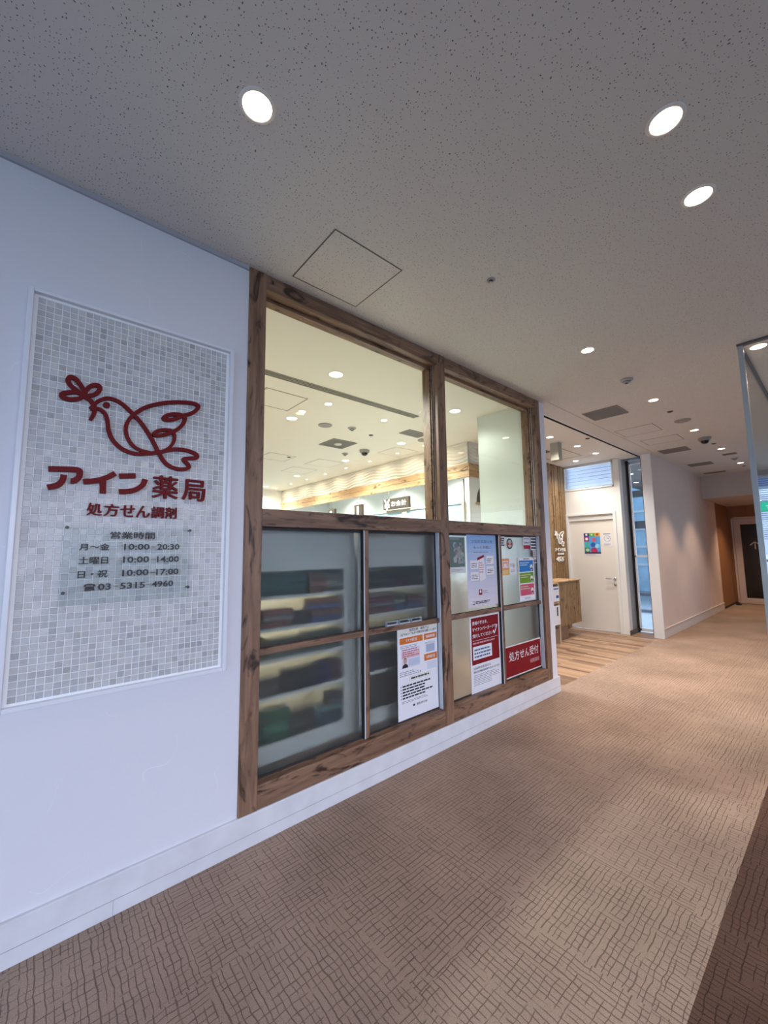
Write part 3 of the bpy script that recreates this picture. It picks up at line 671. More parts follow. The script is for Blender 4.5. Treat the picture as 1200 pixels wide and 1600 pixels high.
def fat_text(t, ch, a, b_, za, zb, y, dp, f):
    for k_, (dx, dz) in enumerate(((0, 0), (f, 0), (-f, 0), (0, f*.6), (0, -f*.6))):
        text_into(t, ch, a+f+dx, b_-f+dx, za+f*.6+dz, zb-f*.6+dz, y-.00015*k_, depth=dp, res=4)
for ch, a, b_, za, zb in (('薬', .368, .474, 1.653, 1.757), ('局', .490, .592, 1.652, 1.752)):
    t = MB(); fat_text(t, ch, a-.31, b_-.31, za-1.56, zb-1.56, -.012, .013, .0022); t.build('letter', RED_ACR, sg)
xs = [.139, .196, .254, .312, .369, .424, .476]
for i, ch in enumerate('処方せん調剤'):
    t = MB(); fat_text(t, ch, xs[i]-.31, xs[i+1]-.31-.004, .004, .056, -.008, .009, .0014); t.build('letter', RED_ACR, sg)
# opening hours plate
op = empty('opening_hours_plate', (.30, -.008, 1.21), 'clear acrylic opening hours plate with black lettering, mounted on the mosaic', 'sign')
MB().box(-.232, .232, -.026, -.022, 0, .312).build('plate', ACRYL, op)
for a, b_ in ((-.219, .303), (.226, .302), (-.219, .05), (.226, .045)):
    MB().lathe([(0, -.034), (.0055, -.034), (.006, -.027), (.004, -.026), (.004, -.0005)], a, 0, 14, axis='y', cz=b_).build('standoff', mat('dark_steel', (.15, .15, .15), .35, .8), op)
def hours(body, a, b_, za, zb, bold=.012):
    t = MB(); text_into(t, body, a-.30, b_-.30, za-1.21, zb-1.21, -.0265, bold=bold); return t
for body, spans in ((1, [('営業時間', .221, .384, 1.470, 1.500)]),
        (2, [('月〜金', .122, .222, 1.423, 1.451), ('10:00', .272, .366, 1.424, 1.450), ('–', .372, .392, 1.435, 1.438), ('20:30', .395, .484, 1.424, 1.450)]),
        (3, [('土曜日', .122, .220, 1.368, 1.398), ('10:00', .270, .366, 1.370, 1.397), ('–', .372, .392, 1.381, 1.383), ('14:00', .396, .484, 1.369, 1.396)]),
        (4, [('日・祝', .122, .220, 1.314, 1.344), ('10:00', .270, .366, 1.315, 1.342), ('–', .372, .392, 1.326, 1.328), ('17:00', .395, .484, 1.314, 1.341)]),
        (5, [('03', .190, .234, 1.263, 1.290), ('–', .242, .258, 1.275, 1.277), ('5315', .265, .355, 1.263, 1.289), ('–', .360, .374, 1.275, 1.277), ('4960', .380, .464, 1.263, 1.289)])):
    for s_ in spans:
        t = MB()
        if ord(s_[0][0]) > 0x3000: fat_text(t, s_[0], s_[1]-.30, s_[2]-.30, s_[3]-1.21, s_[4]-1.21, -.0280, 0, .0010)
        else: text_into(t, s_[0], s_[1]-.30, s_[2]-.30, s_[3]-1.21, s_[4]-1.21, -.0280, bold=.022)
        t.build('printed_text', BLACK_INK, op)
    if body == 5:   # telephone symbol
        t = MB()
        x_, z_ = .163-.30, 1.277-1.21
        t.add([(x_+a, -.0280, z_+b_) for a, b_ in ((-.017, -.013), (.017, -.013), (.015, 0), (.007, .004), (-.007, .004), (-.015, 0))], [tuple(range(6))])
        t.add([(x_+a, -.0280, z_+b_) for a, b_ in ((-.020, .003), (-.012, .001), (-.010, .007), (.010, .007), (.012, .001), (.020, .003), (.017, .011), (.008, .014), (-.008, .014), (-.017, .011))], [tuple(range(10))])
        t.build('telephone_symbol', BLACK_INK, op)

# ------------------------------------------------------------------ posters
def cvt(v, z=False, k=.9904): return 1.4+(v-1.4)*k if z else v*k
class Poster:
    def __init__(s, name, label, cat, x0, x1, z0, z1, y=.0455, paper=(.80, .81, .86), scale=True, group=None, tilt=0):
        if scale: x0, x1, z0, z1 = cvt(x0), cvt(x1), cvt(z0, 1), cvt(z1, 1)
        s.w, s.h = x1-x0, z1-z0
        s.root = empty(name, (x0, y, z0), label, cat, group); s.root.rotation_euler = (0, tilt, 0)
        s.paper = MB().box(0, s.w, 0, .0012, 0, s.h).build('sheet', mat('sheet_paper', paper, .5), s.root)
        s.mb = MB(); s.mats = []; s.n = 0
    def mi(s, c):
        m = ink(c)
        if m not in s.mats: s.mats.append(m)
        return s.mats.index(m)
    def rect(s, u0, u1, v0, v1, c, lay=1):
        y = -.00025*lay
        s.mb.add([(u0*s.w, y, v0*s.h), (u1*s.w, y, v0*s.h), (u1*s.w, y, v1*s.h), (u0*s.w, y, v1*s.h)], [(0, 1, 2, 3)], s.mi(c)); return s
    def poly(s, pts, c, lay=2):
        s.mb.add([(a*s.w, -.00025*lay, b*s.h) for a, b in pts], [tuple(range(len(pts)))], s.mi(c)); return s
    def circ(s, u, v, r, c, lay=2, n=20):
        s.mb.add([(u*s.w+r*s.w*math.cos(2*math.pi*i/n), -.00025*lay, v*s.h+r*s.w*math.sin(2*math.pi*i/n)) for i in range(n)], [tuple(range(n))], s.mi(c)); return s
    def text(s, body, u0, u1, v0, v1, c, lay=3, bold=.01):
        text_into(s.mb, body, u0*s.w, u1*s.w, v0*s.h, v1*s.h, -.00025*lay, s.mi(c), bold); return s
    def lines(s, u0, u1, v0, v1, n, c, lay=3, fill=.4):
        for i in range(n):
            v = v1-(v1-v0)*(i+.5)/n; h = (v1-v0)/n*fill/2; u = u1-(u1-u0)*random.choice([0, .05, .12, .3]); a = u0
            while a < u:
                b_ = min(u, a+random.uniform(.04, .12)*(1 if u1-u0 > .3 else .5)); s.rect(a, b_, v-h, v+h, c, lay); a = b_+.012
        return s
    def done(s, name='printed_design'):
        s.mb.build(name, s.mats, s.root, fix=False); return s.root
BL = (.02, .02, .025); GR = (.28, .29, .33); OR = (.62, .17, .03); RD = (.22, .005, .010); WH = (.80, .81, .85); LB = (.34, .50, .80)

p = Poster('notice_poster', 'white notice poster with three orange headings, lower pane left of the middle post', 'poster', 1.902, 2.318, .262, .876)
p.rect(0, 1, .90, 1, (.74, .74, .68)).text('医療機関・薬局では', .28, .76, .945, .975, BL).text('以下のいずれかで受付をお願いします', .08, .95, .908, .937, BL, bold=.02)
p.rect(.05, .60, .815, .885, OR, 2).rect(.63, .96, .815, .885, OR, 2).rect(.63, .96, .575, .650, OR, 2)
p.text('マイナ保険証', .19, .46, .832, .868, WH).text('資格確認書', .68, .91, .832, .868, WH).text('健康保険証', .68, .91, .595, .632, WH)
p.lines(.06, .5, .765, .80, 2, GR).rect(.09, .52, .55, .765, (.72, .66, .76), 1).rect(.09, .52, .655, .72, (.72, .50, .54), 2).lines(.11, .5, .665, .76, 4, (.45, .10, .14)).rect(.25, .52, .565, .64, (.50, .58, .72), 2).rect(.68, .90, .67, .76, (.42, .46, .60), 2).lines(.66, .92, .765, .79, 2, GR)
p.circ(.17, .625, .042, (.5, .33, .25), 4).poly([(.10, .553), (.24, .553), (.225, .585), (.17, .60), (.115, .585)], BL, 4).circ(.17, .638, .036, BL, 3)
p.lines(.05, .5, .46, .52, 3, GR).poly([(.52, .49), (.545, .475), (.52, .46)], BL).rect(.70, .94, .47, .56, (.66, .69, .78), 2)
p.rect(.25, .78, .40, .445, (.55, .55, .25), 1).rect(.255, .775, .403, .442, (.78, .79, .78), 2).lines(.30, .74, .412, .434, 1, BL, fill=.8)
for i in range(5): p.lines(.10, .86, .345-i*.032, .367-i*.032, 1, BL, fill=.75).circ(.07, .356-i*.032, .012, GR)
p.lines(.08, .7, .17, .20, 2, GR).circ(.36, .125, .02, BL).text('厚生労働省', .42, .68, .112, .137, BL)
p.done()

p = Poster('smartphone_poster', 'tall pale blue poster with smartphone picture, upper pane right of the middle post', 'poster', 2.699, 3.118, .936, 1.540)
for i in range(8):
    f = i/8
    p.rect(0, 1, 1-.125*(i+1), 1-.125*i, (.30+.46*f, .46+.22*f, .72+.0*f), 1)
p.text('つながる安心を', .14, .88, .885, .93, (.10, .14, .26)).text('もっと手軽に', .22, .82, .800, .845, (.10, .14, .26)).lines(.22, .75, .745, .765, 1, (.2, .25, .4), fill=.7)
p.poly([(.40, .33), (.62, .375), (.56, .70), (.345, .66)], (.62, .58, .60), 3).poly([(.41, .342), (.61, .383), (.55, .69), (.355, .652)], (.76, .74, .78), 4).poly([(.335, .64), (.565, .685), (.56, .72), (.325, .675)], RD, 5)
for a, c in ((.10, .52), (.10, .36), (.64, .58), (.64, .43)):
    p.rect(a+.01, a+.27, c-.01, c+.115, (.45, .45, .50), 3).rect(a, a+.26, c, c+.12, (.78, .76, .80), 4).lines(a+.03, a+.23, c+.02, c+.09, 3, BL, lay=6)
p.lines(.39, .55, .46, .62, 5, (.45, .2, .25), lay=6)
p.rect(.35, .46, .16, .235, RD, 4).circ(.405, .205, .03, WH, 5).lines(.50, .68, .17, .22, 2, GR).rect(.14, .20, .035, .085, BL, 3).rect(.15, .19, .045, .08, WH, 4).lines(.23, .72, .04, .08, 2, BL, fill=.6)
p.done()

p = Poster('red_notice_poster', 'red and white notice poster with big white tick, under the pale blue poster', 'poster', 2.705, 3.128, .254, .862)
p.rect(.04, .96, .365, .98, RD, 1).text('患者の皆さま、', .08, .58, .885, .935, WH, bold=.015).text('マイナンバーカードで', .08, .88, .80, .85, WH, bold=.015).text('受付してください', .08, .74, .715, .765, WH, bold=.015)
p.poly([(.755, .755), (.795, .715), (.815, .730), (.785, .772)], WH, 3).poly([(.795, .715), (.825, .722), (.925, .835), (.895, .840)], WH, 3.3).rect(.08, .92, .675, .679, WH, 2).lines(.08, .90, .63, .655, 1, (.62, .35, .38), fill=.8)
p.rect(.08, .70, .425, .60, WH, 2)
for i in range(3): p.lines(.12, .66, .540-i*.045, .565-i*.045, 1, (.10, .16, .28), fill=.9)
p.text('2024年12月2日から', .08, .64, .300, .335, BL, bold=.015).text('現行の健康保険証は発行されなくなります', .08, .94, .255, .283, BL, bold=.015).lines(.08, .92, .085, .235, 7, GR, fill=.3)
p.done()

p = Poster('red_sign_board', 'dark red prescription sign board with white border and lettering, bottom right pane', 'sign', 3.198, 3.826, .268, .545, paper=(.78, .76, .74))
p.rect(.015, .985, .035, .965, RD, 1).text('処方せん受付', .10, .92, .50, .80, WH, bold=.0).text('保険薬局', .66, .93, .24, .38, (.62, .42, .42), bold=0)
p.done('sign_lettering')

p = Poster('green_photo_poster', 'greyish green photo poster with white bottom strip beside the middle post', 'poster', 2.475, 2.680, 1.225, 1.524, paper=(.62, .66, .64))
p.rect(.0, .96, .17, .97, (.13, .19, .175), 1).lines(.05, .9, .90, .95, 1, (.4, .45, .43))
for i in range(26):
    a = random.uniform(.30, .85); c = random.uniform(.28, .80); r = random.uniform(.04, .13); g_ = random.uniform(.16, .42)
    p.circ(a, c, r, (round(g_, 1), round(g_*1.08, 1), round(g_*1.03, 1)), 2+i*.15, 9)
p.lines(.1, .8, .05, .12, 2, GR); p.done()

p = Poster('small_sticker', 'small white sticker with dark letters in the top left corner of the upper right pane', 'sticker', 3.197, 3.268, 1.435, 1.533)
p.lines(.15, .9, .08, .92, 4, BL, fill=.6).circ(.2, .8, .14, (.5, .05, .1), 4); p.done()
rs = empty('round_sticker', (cvt(3.349), .0455, cvt(1.467, 1)), 'round black and red sticker near the top of the upper right pane', 'sticker')
MB().lathe([(0, 0), (.050, 0), (.050, .0012)], axis='y', n=36, smooth=False).build('disc', BLACK_INK, rs)
q = MB().lathe([(0, -.0004), (.037, -.0004)], axis='y', n=36, smooth=False).add([(-.045, -.0008, -.012), (.045, -.0008, -.012), (.045, -.0008, .010), (-.045, -.0008, .010)], [(0, 1, 2, 3)], 1)
q.lathe([(0, -.0012), (.012, -.0012)], axis='y', n=20, m=0, smooth=False)
q.build('printed_design', [ink((.5, .48, .46)), ink((.5, .05, .05))], rs, fix=False)
p = Poster('price_style_sticker', 'white sticker with red bottom band at the top right of the upper right pane', 'sticker', 3.593, 3.713, 1.418, 1.536)
p.rect(0, 1, 0, .30, (.42, .01, .06), 1).lines(.12, .9, .74, .94, 1, GR).text('健康保険', .10, .90, .40, .60, BL, bold=.02); p.done()
p = Poster('letter_sticker', 'white sticker with rows of black letters beside the red banded sticker', 'sticker', 3.726, 3.833, 1.405, 1.537)
p.lines(.08, .95, .05, .95, 4, BL, fill=.55); p.done()
p = Poster('grey_sticker', 'narrow grey sticker below the black lettered sticker at the right sash', 'sticker', 3.765, 3.833, 1.275, 1.400, paper=(.62, .58, .58))
p.lines(.1, .9, .45, .9, 3, GR, fill=.4).rect(.05, .95, 0, .36, WH, 1).rect(.15, .42, .06, .30, BL, 2).rect(.58, .85, .06, .30, BL, 2); p.done()
p = Poster('orange_leaflet', 'orange and yellow leaflet on the glass right of the thin mullion', 'leaflet', 3.198, 3.326, 1.180, 1.330, paper=(.72, .28, .12))
p.rect(.12, .88, .42, .86, (.76, .66, .60), 1).rect(.2, .8, .5, .78, (.62, .30, .2), 2).rect(.28, .72, .46, .7, (.78, .70, .70), 3).rect(0, 1, .0, .34, (.78, .46, .12), 2).lines(.1, .9, .08, .30, 2, (.75, .68, .4)); p.done()
p = Poster('white_leaflet', 'small white leaflet right beside the orange leaflet', 'leaflet', 3.330, 3.436, 1.188, 1.298)
p.lines(.1, .9, .6, .9, 3, GR).circ(.65, .6, .18, (.72, .5, .55), 2).lines(.15, .9, .12, .35, 2, BL, fill=.3); p.done()
p = Poster('three_colour_poster', 'tall poster with blue, green and pink blocks on the upper right pane', 'poster', 3.483, 3.775, .918, 1.335, tilt=0)
for v0, v1, c in ((.67, .93, (.03, .20, .55)), (.41, .65, (.17, .33, .02)), (.13, .385, (.62, .09, .17))):
    p.rect(.05, .93, v0, v1, c, 1).lines(.10, .75, v1-.13, v1-.03, 2, (.45, .55, .65) if c[2] > .3 else (.55, .6, .4), fill=.5)
    p.circ(.80, v0+.10, .09, WH, 3, 14).rect(.75, .85, v0+.02, v0+.09, WH, 3)
p.lines(.3, .85, .955, .975, 1, BL, fill=.8).lines(.3, .8, .04, .09, 2, GR); p.done()

# ------------------------------------------------------------------ ceiling fittings
RING = mat('white_trim_ring', (.80, .78, .74), .4)
def downlight(x, y, label, group, r=.05, col=(1, .86, .68), es=14, watt=CORR_W, spot=115, blend=.9, hang=None, z=H, tilt=0):
    t = empty('downlight', (x, y, z), label, 'ceiling light', group)
    MB().lathe([(r*.93, -.0005), (r*.97, -.005), (r*1.13, -.004), (r*1.2, -.0005)], n=40).build('trim_ring', RING, t)
    MB().disc(r*.95, 0, 0, -.002, 40).build('diffuser', emis('lit_diffuser', col, es), t)
    l = bpy.data.lights.new('lamp_light', 'SPOT'); l.energy = watt; l.color = col; l.spot_size = math.radians(spot); l.spot_blend = blend; l.shadow_soft_size = r
    o = bpy.data.objects.new('lamp_light', l); C.objects.link(o); o.parent = t; o.location = (0, 0, -.02); o.rotation_euler = (0, math.radians(-tilt), 0)
    return t
WARM = (1, .74, .52); COOL = (.92, .96, 1)
G1 = 'downlights in the corridor ceiling'
for x, y, lab in ((.494, -.791, 'round ceiling downlight above the left wall, nearest to the mosaic panel'),
                  (1.651, -1.706, 'round ceiling downlight near the upper right corner, higher of the close pair'),
                  (2.135, -1.706, 'round ceiling downlight near the upper right corner, lower of the close pair'),
                  (3.178, -.802, 'ceiling downlight between the small sprinkler and the round smoke detector'),
                  (4.813, -.797, 'ceiling downlight just beyond the smoke detector, beside the first dark vent'),
                  (6.488, -.803, 'ceiling downlight between the grey speaker disc and the black dome camera'),
                  (8.055, -.825, 'ceiling downlight just beyond the black dome camera'),
                  (9.688, -.834, 'farthest ceiling downlight, nearest the end door'),
                  (4.156, -1.682, 'ceiling downlight right behind the top corner of the glass partition'),
                  (4.989, -1.72, 'ceiling downlight at the right picture edge behind the glass partition')):
    far = x > 4
    downlight(x, y, lab, G1, r=.052 if y < -1.6 or x < 1 else .045, col=WARM, es=16, watt=CORR_W*(2.6 if far else (.36 if x < 1 else .6)), spot=86, blend=.6)
G2 = 'downlights in the shop ceiling'
for x, y, lab in ((1.894, .80, 'large cool shop downlight in front of the long slot vent'),
                  (2.141, 2.077, 'cool shop downlight nearest the left window edge, beside a small warm lamp'),
                  (3.87, 2.068, 'cool shop downlight left of the middle post, near the second grille'),
                  (3.433, .728, 'shop downlight seen just right of the middle post'),
                  (3.866, 3.441, 'cool shop downlight under the black dome camera'),
                  (3.874, 5.143, 'oval looking shop downlight deep in the shop, left of centre'),
                  (3.92, 6.72, 'farthest shop downlight at the left window edge')):
    downlight(x, y, lab, G2, r=.062, col=COOL, es=7, watt=SHOP_W*(.09 if y < .75 else 1), spot=150, blend=.6)
for i, (y, lab) in enumerate(((1.95, 'first'), (2.53, 'second'), (3.23, 'third'), (3.93, 'fourth'), (4.635, 'fifth'), (5.36, 'sixth'), (6.056, 'seventh'), (6.815, 'eighth'))):
    downlight(4.22, y, lab+' small warm spot from the right along the wavy fascia', 'accent spots along the wavy fascia', r=.026, col=(1, .86, .70), es=25, watt=7, spot=165, blend=.8, tilt=18)
for x, y, lab in ((2.123, 1.807, 'small warm shop lamp beside the leftmost cool downlight'), (2.223, 1.432, 'tilted shop spotlight right of the square hatch'), (3.02, 1.461, 'bright tilted shop spotlight below the long slot vent')):
    downlight(x, y, lab, 'small spots in the shop ceiling', r=.038, col=(1, .95, .88), es=20, watt=SPOT_W, spot=90)
for x, y, lab in ((5.277, .567, 'entrance downlight nearest the wooden window frame'), (6.071, .539, 'entrance downlight in the middle of the row over the shop entrance'), (6.762, .544, 'entrance downlight nearest the transom blinds'), (7.063, 1.0, 'entrance downlight close above the transom blinds')):
    downlight(x, y, lab, 'downlights over the shop entrance', r=.045, col=(1, .93, .84), es=14, watt=SHOP_W*(.20 if x > 7 else .33), spot=130)
downlight(12.4, -.75, 'added downlight in the low soffit that warms the corridor end', None, r=.05, col=(1, .72, .48), es=14, watt=100, z=2.48)  # lamp added to give the corridor end its warm glow
for x, y, lab in ((9.3, .85, 'nearer'), (10.6, 1.15, 'farther')):
    downlight(x, y, lab+' downlight in the dark soffit seen through the narrow glass door', 'downlights in the dark soffit', r=.05, col=(1, .95, .9), es=12, watt=2, z=2.97)
for y, lab in ((2.6, 'nearest'), (4.2, 'middle'), (5.8, 'farthest')):
    downlight(5.42, y, lab+' cool downlight inside the dispensary behind the fascia', 'dispensary downlights', r=.06, col=(1, .97, .94), es=6, watt=150, z=H, spot=140)

def smoke(x, y, label, r=.052, sc=1):
    t = empty('smoke_detector', (x, y, H), label, 'smoke detector')
    MB().lathe([(0, -.001), (r, -.001), (r, -.010), (r*.85, -.016), (0, -.016)], n=36).build('base', mat('beige_plastic', (.42, .40, .38), .5), t)
    MB().lathe([(r*.62, -.016), (r*.55, -.030), (r*.3, -.036), (0, -.037)], n=28).build('sensor_head', GREY_PLASTIC, t)
    MB().lathe([(r*.60, -.0165), (r*.60, -.024)], n=28).lathe([(r*.30, -.0365), (r*.2, -.039), (0, -.039)], n=16).build('sensor_gap', DARK, t)
smoke(4.025, -.80, 'round grey smoke detector between two corridor downlights')
smoke(2.897, 1.934, 'smoke detector in the shop ceiling above the square grille')
smoke(3.58, 3.05, 'small smoke detector in the shop ceiling beyond the square grille')
smoke(9.084, -.839, 'faint smoke detector far down the corridor ceiling before the last downlight')
smoke(7.0, 1.2, 'smoke detector over the shop entrance') if False else None
sp = empty('sprinkler_head', (1.894, -.792, H), 'small dark sprinkler head in the middle of the near ceiling', 'sprinkler')
MB().lathe([(.024, -.0005), (.024, -.004), (.014, -.008), (.011, -.002)], n=28).build('escutcheon', GREY_PLASTIC, sp)
MB().disc(.0115, 0, 0, -.003, 20).build('recess', DARK, sp)
MB().lathe([(0, -.014), (.008, -.014), (.008, -.016), (0, -.016)], n=16).tube([(-.006, 0, -.002), (-.004, 0, -.014)], .0012).tube([(.006, 0, -.002), (.004, 0, -.014)], .0012).build('deflector', STEEL, sp)
for x, y, lab in ((5.375, -.806, 'tiny black sprinkler dot before the grey speaker disc'), (7.563, -.816, 'tiny black sprinkler dot just beyond the dome camera'),
                  (5.763, .263, 'tiny sprinkler dot in the entrance ceiling by the shutter slot'), (3.28, 2.03, 'tiny black sprinkler dot right of the smoke detector in the shop'), (10.1, -.83, 'tiny sprinkler dot past the last corridor downlight'), (3.0, 3.8, 'tiny sprinkler dot by the left thin-line hatch in the shop')):
    t = empty('sprinkler_head', (x, y, H), lab, 'sprinkler', 'distant sprinkler heads')
    MB().lathe([(.030, -.0005), (.030, -.004), (.012, -.012), (0, -.012)], n=20).build('cap', mat('dark_bronze', (.06, .055, .05), .5), t)
def disc_speaker(x, y, r, lab):
    t = empty('ceiling_speaker', (x, y, H), lab, 'speaker'); MB().lathe([(r, -.0005), (r*.98, -.008), (r*.93, -.010)], n=40).build('rim', GREY_PLASTIC, t)
    MB().lathe([(r*.93, -.009), (r*.5, -.011), (0, -.011)], n=40).build('grille', mat('speaker_mesh', (.33, .31, .30), .7), t)
disc_speaker(5.87, -.813, .085, 'flat round grey speaker disc in the corridor ceiling')
disc_speaker(2.573, 2.046, .085, 'flat round grey speaker disc in the shop ceiling')
disc_speaker(4.0, 1.75, .085, 'flat round speaker disc just right of the middle post')
def dome(x, y, lab):
    t = empty('dome_camera', (x, y, H), lab, 'security camera')
    MB().lathe([(.075, -.0005), (.075, -.03), (.062, -.042), (.05, -.044)], n=36).build('housing', mat('grey_camera_shell', (.30, .29, .28), .5), t)
    MB().lathe([(.05, -.040), (.047, -.062), (.034, -.078), (.018, -.086), (0, -.088)], n=32).build('dome_cover', BLACK_DOME, t)
dome(7.061, -.803, 'black dome security camera in the corridor ceiling')
dome(3.70, 2.707, 'dome security camera in the shop ceiling')

def vent(x0, x1, y0, y1, lab, n=14, group='grilles in the corridor ceiling', name='ceiling_vent', mid=False):
    t = empty(name, ((x0+x1)/2, (y0+y1)/2, H), lab, 'vent', group); a, c = (x1-x0)/2, (y1-y0)/2
    MB().box(-a, a, -c, c, -.002, -.0005).build('backing', VENT_D, t)
    MB().box(-a, a, -c, -c+.012, -.008, -.001).box(-a, a, c-.012, c, -.008, -.001).box(-a, -a+.012, -c+.012, c-.012, -.008, -.001).box(a-.012, a, -c+.012, c-.012, -.008, -.001).build('frame', VENT_M, t)
    s_ = MB()
    for i in range(n):
        x = -a+.012+(2*a-.024)*(i+.5)/n; s_.box(x-.008, x+.005, -c+.012, c-.012, -.006, -.003)
    s_.build('slats', VENT_M, t)
    if mid: MB().lathe([(.0, -.018), (.05, -.018), (.055, -.006)], n=28).build('centre_cap', WHITE_PLASTIC, t)
vent(4.658, 5.02, -.497, -.128, 'nearest dark grille in the corridor ceiling')
vent(7.41, 7.722, -.51, -.14, 'grille beyond the two square hatches in the corridor ceiling')
vent(9.08, 9.36, -.51, -.16, 'third grille from the camera, near the far soffit')
vent(10.39, 10.55, -.50, -.15, 'last narrow grille right before the far soffit', n=6)
vent(8.55, 8.68, -.93, -.75, 'small slim vent between the last two corridor downlights', n=4)
vent(2.97, 3.37, 2.45, 2.845, 'square dark grille in the shop ceiling with white centre cap', group='grilles in the shop ceiling', mid=True)
vent(3.50, 3.85, 1.52, 1.72, 'square grille in the shop ceiling beside the middle post', group='grilles in the shop ceiling')
sd = empty('slot_diffuser', (2.0, 1.14, H), 'long dark slot diffuser running across the shop ceiling', 'vent')
MB().box(-1.9, 1.24, -.045, .045, -.002, -.0005).build('backing', DARK, sd)
for y in (-.045, -.017, .009, .035): MB().box(-1.9, 1.24, y, y+.010, -.007, -.001).build('slot_rail', mat('light_grey_rail', (.42, .40, .34), .5), sd)
sd = empty('slot_diffuser', (5.6, 1.0, H), 'short dark green slot diffuser in the entrance ceiling behind the hanging box', 'vent')
MB().box(-.5, .5, -.04, .04, -.002, -.0005).build('backing', mat('dark_green_slot', (.08, .10, .07), .6), sd)
MB().box(-.5, .5, -.05, -.04, -.007, -.001).box(-.5, .5, .04, .05, -.007, -.001).build('slot_rail', VENT_M, sd)

def hatch(x0, x1, y0, y1, lab, w_=.006, m=CEIL, group='access hatches in the corridor ceiling', lm=None, knobs=False):
    t = empty('ceiling_hatch', ((x0+x1)/2, (y0+y1)/2, H), lab, 'ceiling hatch', group); a, c = (x1-x0)/2, (y1-y0)/2
    MB().box(-a, a, -c, -c+w_, -.0022, -.0004).box(-a, a, c-w_, c, -.0022, -.0004).box(-a, -a+w_, -c+w_, c-w_, -.0022, -.0004).box(a-w_, a, -c+w_, c-w_, -.0022, -.0004).build('frame', lm or mat('dark_hatch_line', (.10, .095, .09), .6), t)
    MB().box(-a+w_, a-w_, -c+w_, c-w_, -.0015, -.0004).build('panel', m, t)
hatch(1.0, 1.447, -.522, -.088, 'square access hatch in the ceiling above the wooden window')
hatch(5.71, 6.12, -.54, -.10, 'first square hatch line beyond the nearest dark grille')
hatch(6.515, 6.907, -.603, -.163, 'second square hatch line beyond the nearest dark grille')
GL = mat('grey_hatch_line', (.30, .28, .24), .6)
for x0, x1, y0, y1, w_, lab in ((1.54, 1.99, 1.44, 1.89, .014, 'square hatch with thick grey line at the left edge of the shop ceiling'),
        (2.62, 3.08, 3.70, 4.14, .010, 'thin-line square hatch at the left window edge, farther back'),
        (3.45, 3.95, 3.60, 4.1, .008, 'thin-line hatch in the shop ceiling near the fascia spots, nearer one'),
        (3.4, 3.9, 4.4, 4.9, .008, 'thin-line hatch in the shop ceiling near the fascia spots, farther one'),
        (3.95, 4.4, 2.25, 2.7, .006, 'faint hatch in the shop ceiling close to the wavy fascia'),
        (6.0, 6.75, .75, 1.25, .018, 'grey lined hatch in the entrance ceiling')):
    hatch(x0, x1, y0, y1, lab, w_, SHOP_CEIL, 'access hatches in the shop ceiling', GL)

hb = empty('hanging_box', (5.62, .67, H), 'olive grey box hanging from the entrance ceiling', 'ceiling box')
MB().box(-.06, .05, -.08, .04, -.27, -.012).build('body', mat('olive_grey_panel', (.34, .33, .27), .5), hb, bevel=.003)
MB().box(-.07, .06, -.09, .05, -.012, -.0005).build('mounting_plate', WHITE_METAL, hb)

# ------------------------------------------------------------------ shop furniture
# hanging signs over the counter
def hang_sign(y0, y1, z0, z1, lab, draw, rods):
    t = empty('hanging_sign', (4.50, (y0+y1)/2, z0), lab, 'sign', 'hanging signs over the counter'); h = z1-z0; wd = y1-y0
    MB().box(-.025, .025, -wd/2, wd/2, 0, h).build('board', mat('grey_brown_sign_board', (.07, .05, .035), .5), t, bevel=.002)
    for r_ in rods: MB().tube([(0, r_, h-.002), (0, r_, H-.31-z0 if False else 2.456-z0)], .006).build('rod', GREY_PLASTIC, t)
    q = MB(); draw(q, wd, h); q.v = [(-.027+v[1], -v[0], v[2]) for v in q.v]
    q.build('lettering', mat('white_lettering', (.9, .92, .92), .5), t)
hang_sign(2.56, 3.18, 2.125, 2.305, 'long hanging sign with a yen symbol over the counter', lambda q, w_, h: (text_into(q, '¥', -.29, -.14, -.01, .17, 0, bold=.04), text_into(q, 'お会計', -.11, .26, .04, .135, 0, bold=.02)), (-.2, .2))
hang_sign(3.79, 4.03, 2.06, 2.294, 'hanging sign with the number one', lambda q, w_, h: text_into(q, '1', -.04, .03, .03, h-.03, 0, bold=.05), (0,))
hang_sign(4.69, 4.93, 2.06, 2.29, 'hanging sign with the number two', lambda q, w_, h: text_into(q, '2', -.06, .05, .03, h-.03, 0, bold=.04), (0,))
# counter with screen
ct = empty('service_counter', (4.55, 4.1, 0), 'long wooden service counter with pale blue glass screen under the wavy fascia', 'counter')
MB().box(-.22, .22, -2.4, 2.9, .0, .98).build('body', OAK_Z, ct, bevel=.004)
MB().box(-.32, .30, -2.45, 2.95, .98, 1.02).build('worktop', mat('white_worktop', (.78, .78, .76), .35), ct, bevel=.004)
CREAM = mat('cream_screen_frame', (.62, .56, .48), .5)
q = MB().box(-.02, .02, -2.6, 3.0, 2.08, 2.115).box(-.02, .02, -2.6, 3.0, 1.04, 1.075)
for y in (-2.60, -1.43, -.30, .9, 2.0, 2.95): q.box(-.022, .022, y, y+(.11 if y == -1.43 else .035), 1.02, 2.09)
q.build('screen_frame', CREAM, ct)
MB().box(-.004, .004, -2.58, 2.98, 1.07, 2.08).build('screen_glass', mat('pale_blue_frosted_screen', (.45, .68, .86), .4), ct)
